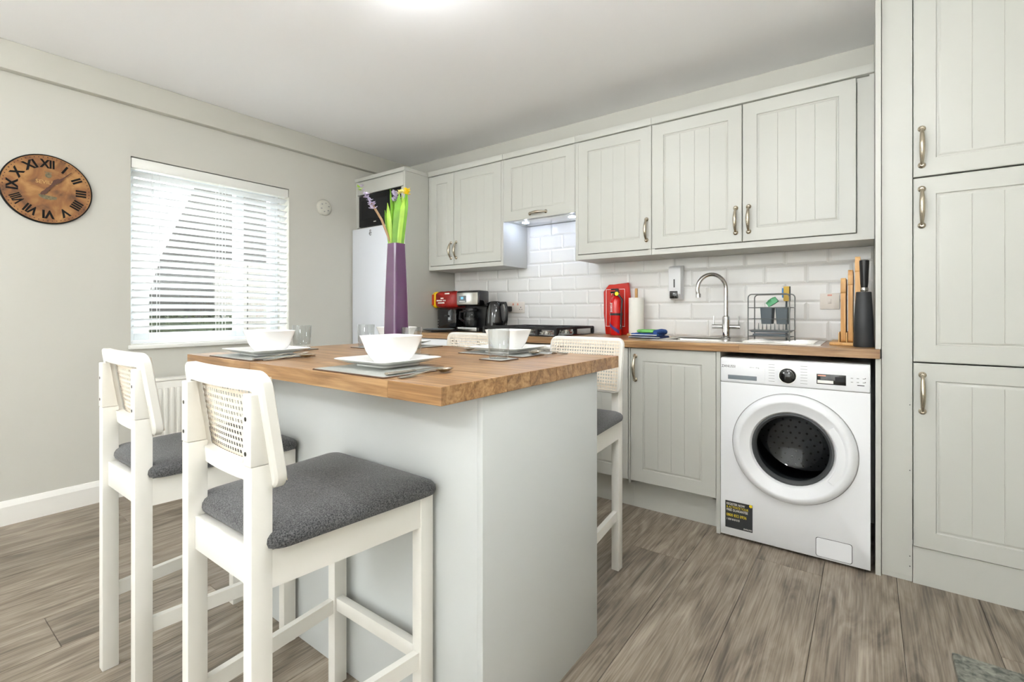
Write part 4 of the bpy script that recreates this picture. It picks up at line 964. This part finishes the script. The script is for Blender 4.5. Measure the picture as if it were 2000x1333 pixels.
b = bmesh.new(); lathe(b, [(.055, 0), (.057, .003), (.095, .010), (.120, .021), (.121, .023), (.118, .0235), (.092, .014), (.055, .006), (.0, .0055)], 40, (-2.60, 2.585, ZK), cap1=False); obj('dish', b, 'tray_grey', pl_)

# fire blanket pouch and extinguisher
fb = thing('fire_blanket_pouch', 'flat red fire blanket pouch standing against the tiles', 'pouch', (-1.335, 3.0, ZK))
b = bmesh.new(); poly_prism(b, [(-1.425, ZK), (-1.255, ZK), (-1.250, ZK+.20), (-1.262, 1.262), (-1.330, 1.248), (-1.400, 1.252), (-1.440, 1.205), (-1.436, ZK+.14)], 'Y', 2.985, 3.012); bmesh.ops.bevel(b, geom=b.edges[:], offset=.006, segments=2, profile=.5, affect='EDGES'); obj('pouch', b, 'red_pouch', fb)
b = bmesh.new()
for a in ((-1.42, -1.285, 1.217, 1.220), (-1.42, -1.285, .97, .973), (-1.42, -1.417, .97, 1.22), (-1.288, -1.285, .97, 1.22)): box(b, a[0], a[1], 2.983, 2.9855, a[2], a[3])
obj('border_line', b, 'print_white', fb)
text('lettering', 'FIRE', .034, 'print_white', fb, facing_cam_y(-1.352, 2.9845, 1.190))
ex = thing('fire_extinguisher', 'small red fire extinguisher with black valve in front of the red pouch', 'extinguisher', (-1.315, 2.92, ZK))
ec = (-1.315, 2.915, ZK)
b = bmesh.new(); lathe(b, [(.037, 0), (.040, .006), (.040, .215), (.036, .235), (.022, .250), (.014, .255)], 28, ec); obj('cylinder', b, 'red_gloss', ex)
b = bmesh.new(); lathe(b, [(.014, .254), (.017, .258), (.017, .275), (.012, .28)], 16, ec); box(b, ec[0]-.038, ec[0]+.02, ec[1]-.009, ec[1]+.009, ZK+.272, ZK+.284, bev=.003); box(b, ec[0]-.035, ec[0]+.012, ec[1]-.008, ec[1]+.008, ZK+.292, ZK+.302, bev=.003); box(b, ec[0]-.002, ec[0]+.014, ec[1]-.008, ec[1]+.008, ZK+.28, ZK+.30); obj('valve', b, 'black_plastic', ex)
b = bmesh.new(); lathe(b, [(.013, 0), (.013, .006), (.0, .007)], 18, (ec[0]+.012, ec[1]-.016, ZK+.268), 'Y'); obj('gauge', b, 'print_yellow', ex)
b = bmesh.new(); tube(b, [(ec[0]+.02, ec[1]-.015, ZK+.262), (ec[0]+.05, ec[1]-.02, ZK+.23), (ec[0]+.043, ec[1]-.018, ZK+.17), (ec[0]+.040, ec[1]-.02, ZK+.04)], .0065, 8); obj('hose', b, 'black_plastic', ex)
b = bmesh.new(); lathe(b, [(.0404, .128), (.0412, .128), (.0412, .142), (.0404, .142)], 28, ec, cap0=False, cap1=False); obj('strap', b, 'black_plastic', ex)
b = bmesh.new(); lo = []
for k in range(9):
    a = R(-150+k*14); zc_ = ZK+.075-.055*k/8; lo.append([(ec[0]+.0407*math.cos(a), ec[1]+.0407*math.sin(a), zc_-.011), (ec[0]+.0407*math.cos(a), ec[1]+.0407*math.sin(a), zc_+.011)])
loft(b, lo, False, False, False); obj('instruction_band', b, 'purple_band', ex)
b = bmesh.new()
for k in range(7):
    a = R(-112); p = (ec[0]+.041*math.cos(a), ec[1]+.041*math.sin(a)); box(b, p[0]-.008+(k % 2)*.002, p[0]+.006, p[1]-.0008, p[1]+.0004, ZK+.150+k*.009, ZK+.154+k*.009)
obj('printed_lines', b, 'print_white', ex, smooth=False)
# kitchen roll
kr = thing('kitchen_roll', 'white kitchen roll on a wooden holder beside the fire extinguisher', 'kitchen roll', (-1.185, 2.93, ZK))
b = bmesh.new(); lathe(b, [(.058, 0), (.058, .010), (.055, .013)], 32, (-1.185, 2.93, ZK)); obj('holder_base', b, 'bamboo', kr)
b = bmesh.new(); lathe(b, [(.009, .012), (.009, .295), (.007, .30)], 16, (-1.185, 2.93, ZK)); obj('holder_rod', b, 'bamboo', kr)
b = bmesh.new(); lathe(b, [(.02, .0135), (.047, .0135), (.047, .24), (.02, .24)], 36, (-1.185, 2.93, ZK), cap0=False, cap1=False); lathe(b, [(.02, .0135), (.02, .24)], 24, (-1.185, 2.93, ZK), cap0=False, cap1=False); obj('paper', b, 'paper_white', kr)
# folded cloth and sponge cloth
def pad(x0, x1, y0, y1, z0, z1, seed, r=.02):
    b = bmesh.new(); rg = random.Random(seed); lo = []
    for z, ins in ((z0, .006), (z0+(z1-z0)*.25, 0), (z0+(z1-z0)*.75, .001), (z1-.001, .008), (z1, .03)):
        lo.append([((x0+x1)/2+p[0], (y0+y1)/2+p[1], z+(rg.uniform(-.002, .002) if z > z0 else 0)) for p in [(q[0]+rg.uniform(-.002, .002), q[1]+rg.uniform(-.002, .002)) for q in rrect((x1-x0)/2-ins, (y1-y0)/2-ins, r, 4, 4)]])
    loft(b, lo); return b
cl = thing('dish_cloth', 'folded blue striped dish cloth on the worktop left of the sink', 'cloth', (-1.02, 2.72, ZK))
obj('lower_fold', pad(-1.120, -.925, 2.64, 2.80, ZK, ZK+.014, 1), 'cloth_navy', cl); obj('upper_fold', pad(-1.112, -.945, 2.645, 2.79, ZK+.0142, ZK+.028, 2), 'cloth_blue', cl)
b = bmesh.new(); tube(b, [(-.962, 2.65, ZK+.034), (-.945, 2.70, ZK+.040), (-.95, 2.78, ZK+.034)], .015, 10); obj('rolled_corner', b, 'cloth_blue', cl)
b = bmesh.new(); box(b, -1.115, -.93, 2.637, 2.641, ZK+.006, ZK+.009, bev=.001); box(b, -1.108, -.95, 2.6415, 2.645, ZK+.018, ZK+.022, bev=.001); obj('stripe', b, 'print_white', cl)
tag(obj('green_cloth', pad(-1.085, -.972, 2.675, 2.775, ZK+.0305, ZK+.048, 5), 'sponge_green', loc=(-1.03, 2.72, ZK+.03)), 'bright green sponge cloth on top of the blue cloth', 'cloth')

# dish rack on the drainer
ra = thing('dish_rack', 'small grey wire dish rack on the sink drainer', 'dish rack', (-.395, 2.745, ZW+.0078), rz=R(-6))
RK = lambda n_, b_, m_='rack_grey': obj(n_, b_, m_, ra, world=False)
hwx = .094
def frame_path(y):
    pts = [(-hwx, y, 0)]
    for i in range(5): a = R(180-90*i/4); pts.append((-hwx+.018+.018*math.cos(a), y, .215+.018*math.sin(a)))
    for i in range(5): a = R(90-90*i/4); pts.append((hwx-.018+.018*math.cos(a), y, .215+.018*math.sin(a)))
    pts.append((hwx, y, 0)); return pts
for y in (-.055, .055):
    b = bmesh.new(); tube(b, frame_path(y), .003, 8); RK('side_frame', b)
for z in (.165, .108, .05, .02):
    b = bmesh.new(); tube(b, [(-hwx, -.055, z), (hwx, -.055, z), (hwx, .055, z), (-hwx, .055, z)], .002, 6, True); RK('wire_hoop', b)
for k in range(9):
    x = -.075+k*.0188; b = bmesh.new(); tube(b, [(x, -.054, .05), (x, -.02, .05), (x, -.012, .085), (x, -.004, .05), (x, .054, .05)], .0016, 6); RK('plate_prong', b)
for (z, hx, hy) in ((.040, .088, .05), (.022, .078, .045)):
    b = bmesh.new(); loft(b, [[(p[0]*s, p[1]*s-.002, z+dz) for p in rrect(hx, hy, .012, 3, 1)] for s, dz in ((.94, 0), (1, .004), (1, .009), (.95, .011))]); RK('drip_tray', b, 'tray_grey')
for cxx in (-.020, .050):
    b = bmesh.new(); loft(b, [[(cxx+p[0]*s, .012+p[1]*s, z) for p in rrect(.030, .028, .008, 3, 1)] for s, z in ((.82, .082), (1.0, .168), (.94, .168), (.78, .086))]); RK('cutlery_cup', b, 'cup_grey')
def on_rack(name, bm, m, loc, rot, label, cat):
    o = obj(name, bm, m, None); o.location = loc; o.rotation_euler = rot; return tag(o, label, cat)
on_rack('scouring_sponge', bx(-.013, .013, -.025, .025, -.038, .038, bev=.003), 'sponge_yellow', (-.342, 2.865, ZW+.2455), (0, 0, R(6)), 'yellow scouring sponge propped upright behind the dish rack', 'sponge')
sp = [o for o in bpy.data.objects if o.name == 'scouring_sponge'][0]
obj('scouring_face', bx(.0128, .0185, -.025, .025, -.038, .038, bev=.002), 'black_matte', sp, world=False); obj('blue_face', bx(-.020, -.0128, -.02, .025, -.02, .03, bev=.003), 'sponge_blue', sp, world=False)
b = bmesh.new(); tube(b, [(0, 0, -.241), (.0, .0, -.03)], .0045, 8); obj('stick', b, 'cup_grey', sp, world=False)
on_rack('green_peg_brush', bag(-.02, .03, -.012, .012, -.014, .014, 8, 5), 'green_plastic', (-.395, 2.745, ZW+.1985), (0, R(-35), 0), 'green plastic brush resting on the cutlery cups', 'brush')

# chopping boards in a stand
cs = thing('board_stand', 'bamboo stand holding three chopping boards', 'stand', (-.075, 2.72, ZK))
part('base', cs, 'bamboo', -.142, -.0445, 2.615, 2.86, ZK, ZK+.014, bev=.003)
for x in (-.106, -.0775, -.0513): part('divider', cs, 'bamboo', x-.0025, x+.0025, 2.63, 2.85, ZK+.0135, ZK+.058, bev=.001)
for x0, x1, zt_, lab in ((-.1000, -.0815, 1.222, 'shortest bamboo chopping board, left of the three in the stand'), (-.0725, -.0555, 1.258, 'middle-height bamboo chopping board in the stand'), (-.0470, -.0280, 1.316, 'tallest bamboo chopping board in the stand, next to the black holder')):
    bd = thing('chopping_board', lab, 'chopping board', ((x0+x1)/2, 2.72, ZK+.0145), group='chopping boards in the stand')
    z0 = ZK+.0145 if x0 < -.05 else ZK+.001
    b = bmesh.new(); pts = [(2.735+p[0], (z0+zt_)/2+p[1]) for p in rrect(.095, (zt_-z0)/2, .012, 3, 0)]; poly_prism(b, pts, 'X', x0, x1); obj('panel', b, 'bamboo', bd)
    b = bmesh.new(); pts = [(2.735+p[0], zt_-.045+p[1]) for p in rrect(.097, .028, .010, 3, 0)]; poly_prism(b, pts, 'X', x0-.0006, x1+.0006); obj('end_cap', b, 'bamboo', bd)
# black knife holder and the tool in it
kb = thing('knife_holder', 'matte black tapering cylindrical holder at the right end of the worktop', 'holder', (-.0155, 2.585, ZK))
b = bmesh.new(); lathe(b, [(.036, 0), (.0375, .003), (.034, .12), (.0275, .236), (.026, .238), (.018, .236), (.018, .10), (.0, .10)], 36, (-.0155, 2.585, ZK), cap1=False); obj('holder', b, 'black_matte', kb)
kn = thing('sharpening_steel', 'black handled tool with a steel collar standing in the holder', 'tool', (-.0135, 2.587, ZK+.101))
kc = (-.0135, 2.587, ZK)
b = bmesh.new(); lathe(b, [(.006, .101), (.006, .243)], 14, kc); obj('shaft', b, 'steel', kn); b = bmesh.new(); lathe(b, [(.013, .240), (.0145, .243), (.0145, .254), (.013, .257)], 20, kc); obj('collar', b, 'steel', kn)
b = bmesh.new(); lathe(b, [(.0125, .257), (.0145, .275), (.0165, .335), (.0178, .36), (.0178, .374), (.014, .376)], 22, kc); obj('handle', b, 'black_plastic', kn)

# stone hearth slab at the lower right
b = bmesh.new(); box(b, .207, .79, .9, 1.998, .0005, .022, bev=.004)
tag(obj('hearth_slab', b, 'hearth_stone', loc=(.5, 1.45, 0)), 'grey green mottled stone slab on the floor at the lower right', 'stone slab')

# ------------------------------------------------------------------ lamps
LK = 0.74
mat('lamp_globe', (250, 250, 248), .3)
def lamp(x, y, zc_, r, label, power, name='ceiling_lamp'):
    t = thing(name, label, 'lamp', (x, y, ZC))
    b = bmesh.new(); lathe(b, [(.055, -.001), (.055, -.012), (.05, -.016)], 32, (x, y, ZC)); obj('ceiling_plate', b, 'plastic_white', t)
    b = bmesh.new(); tube(b, [(x, y, ZC-.015), (x, y, zc_+r*.98)], .006, 10); obj('stem', b, 'plastic_white', t)
    b = bmesh.new(); lathe(b, [(max(r*math.sin(math.pi*k/16), .0), -r*math.cos(math.pi*k/16)) for k in range(17)], 28, (x, y, zc_), cap0=False, cap1=False); obj('globe_shade', b, 'lamp_globe', t)
    l = bpy.data.lights.new('lamp_light', 'POINT'); l.use_soft_falloff = False; l.shadow_soft_size = r+.003; l.energy = power*LK; l.color = (.94, .965, 1)
    o = bpy.data.objects.new('lamp_light', l); COL.objects.link(o); o.location = (x, y, zc_)
lamp(-1.36, 1.18, 2.31, .075, 'small globe ceiling lamp above the island', 6)
lamp(-.25, 1.0, 1.98, .10, 'unseen globe pendant added to light the walkway by the washing machine', 15, 'unseen_pendant')  # unseen lamp added to brighten the floor, base doors and washing machine
lamp(-2.0, -1.1, 1.92, .12, 'unseen left globe pendant behind the viewer', 22, 'unseen_pendant')  # unseen lamp placed from the stool shadows, hung low to brighten the ceiling
lamp(.1, -1.1, 1.92, .12, 'unseen right globe pendant added behind the viewer as fill', 22, 'unseen_pendant')  # unseen lamp added to light the right end of the island
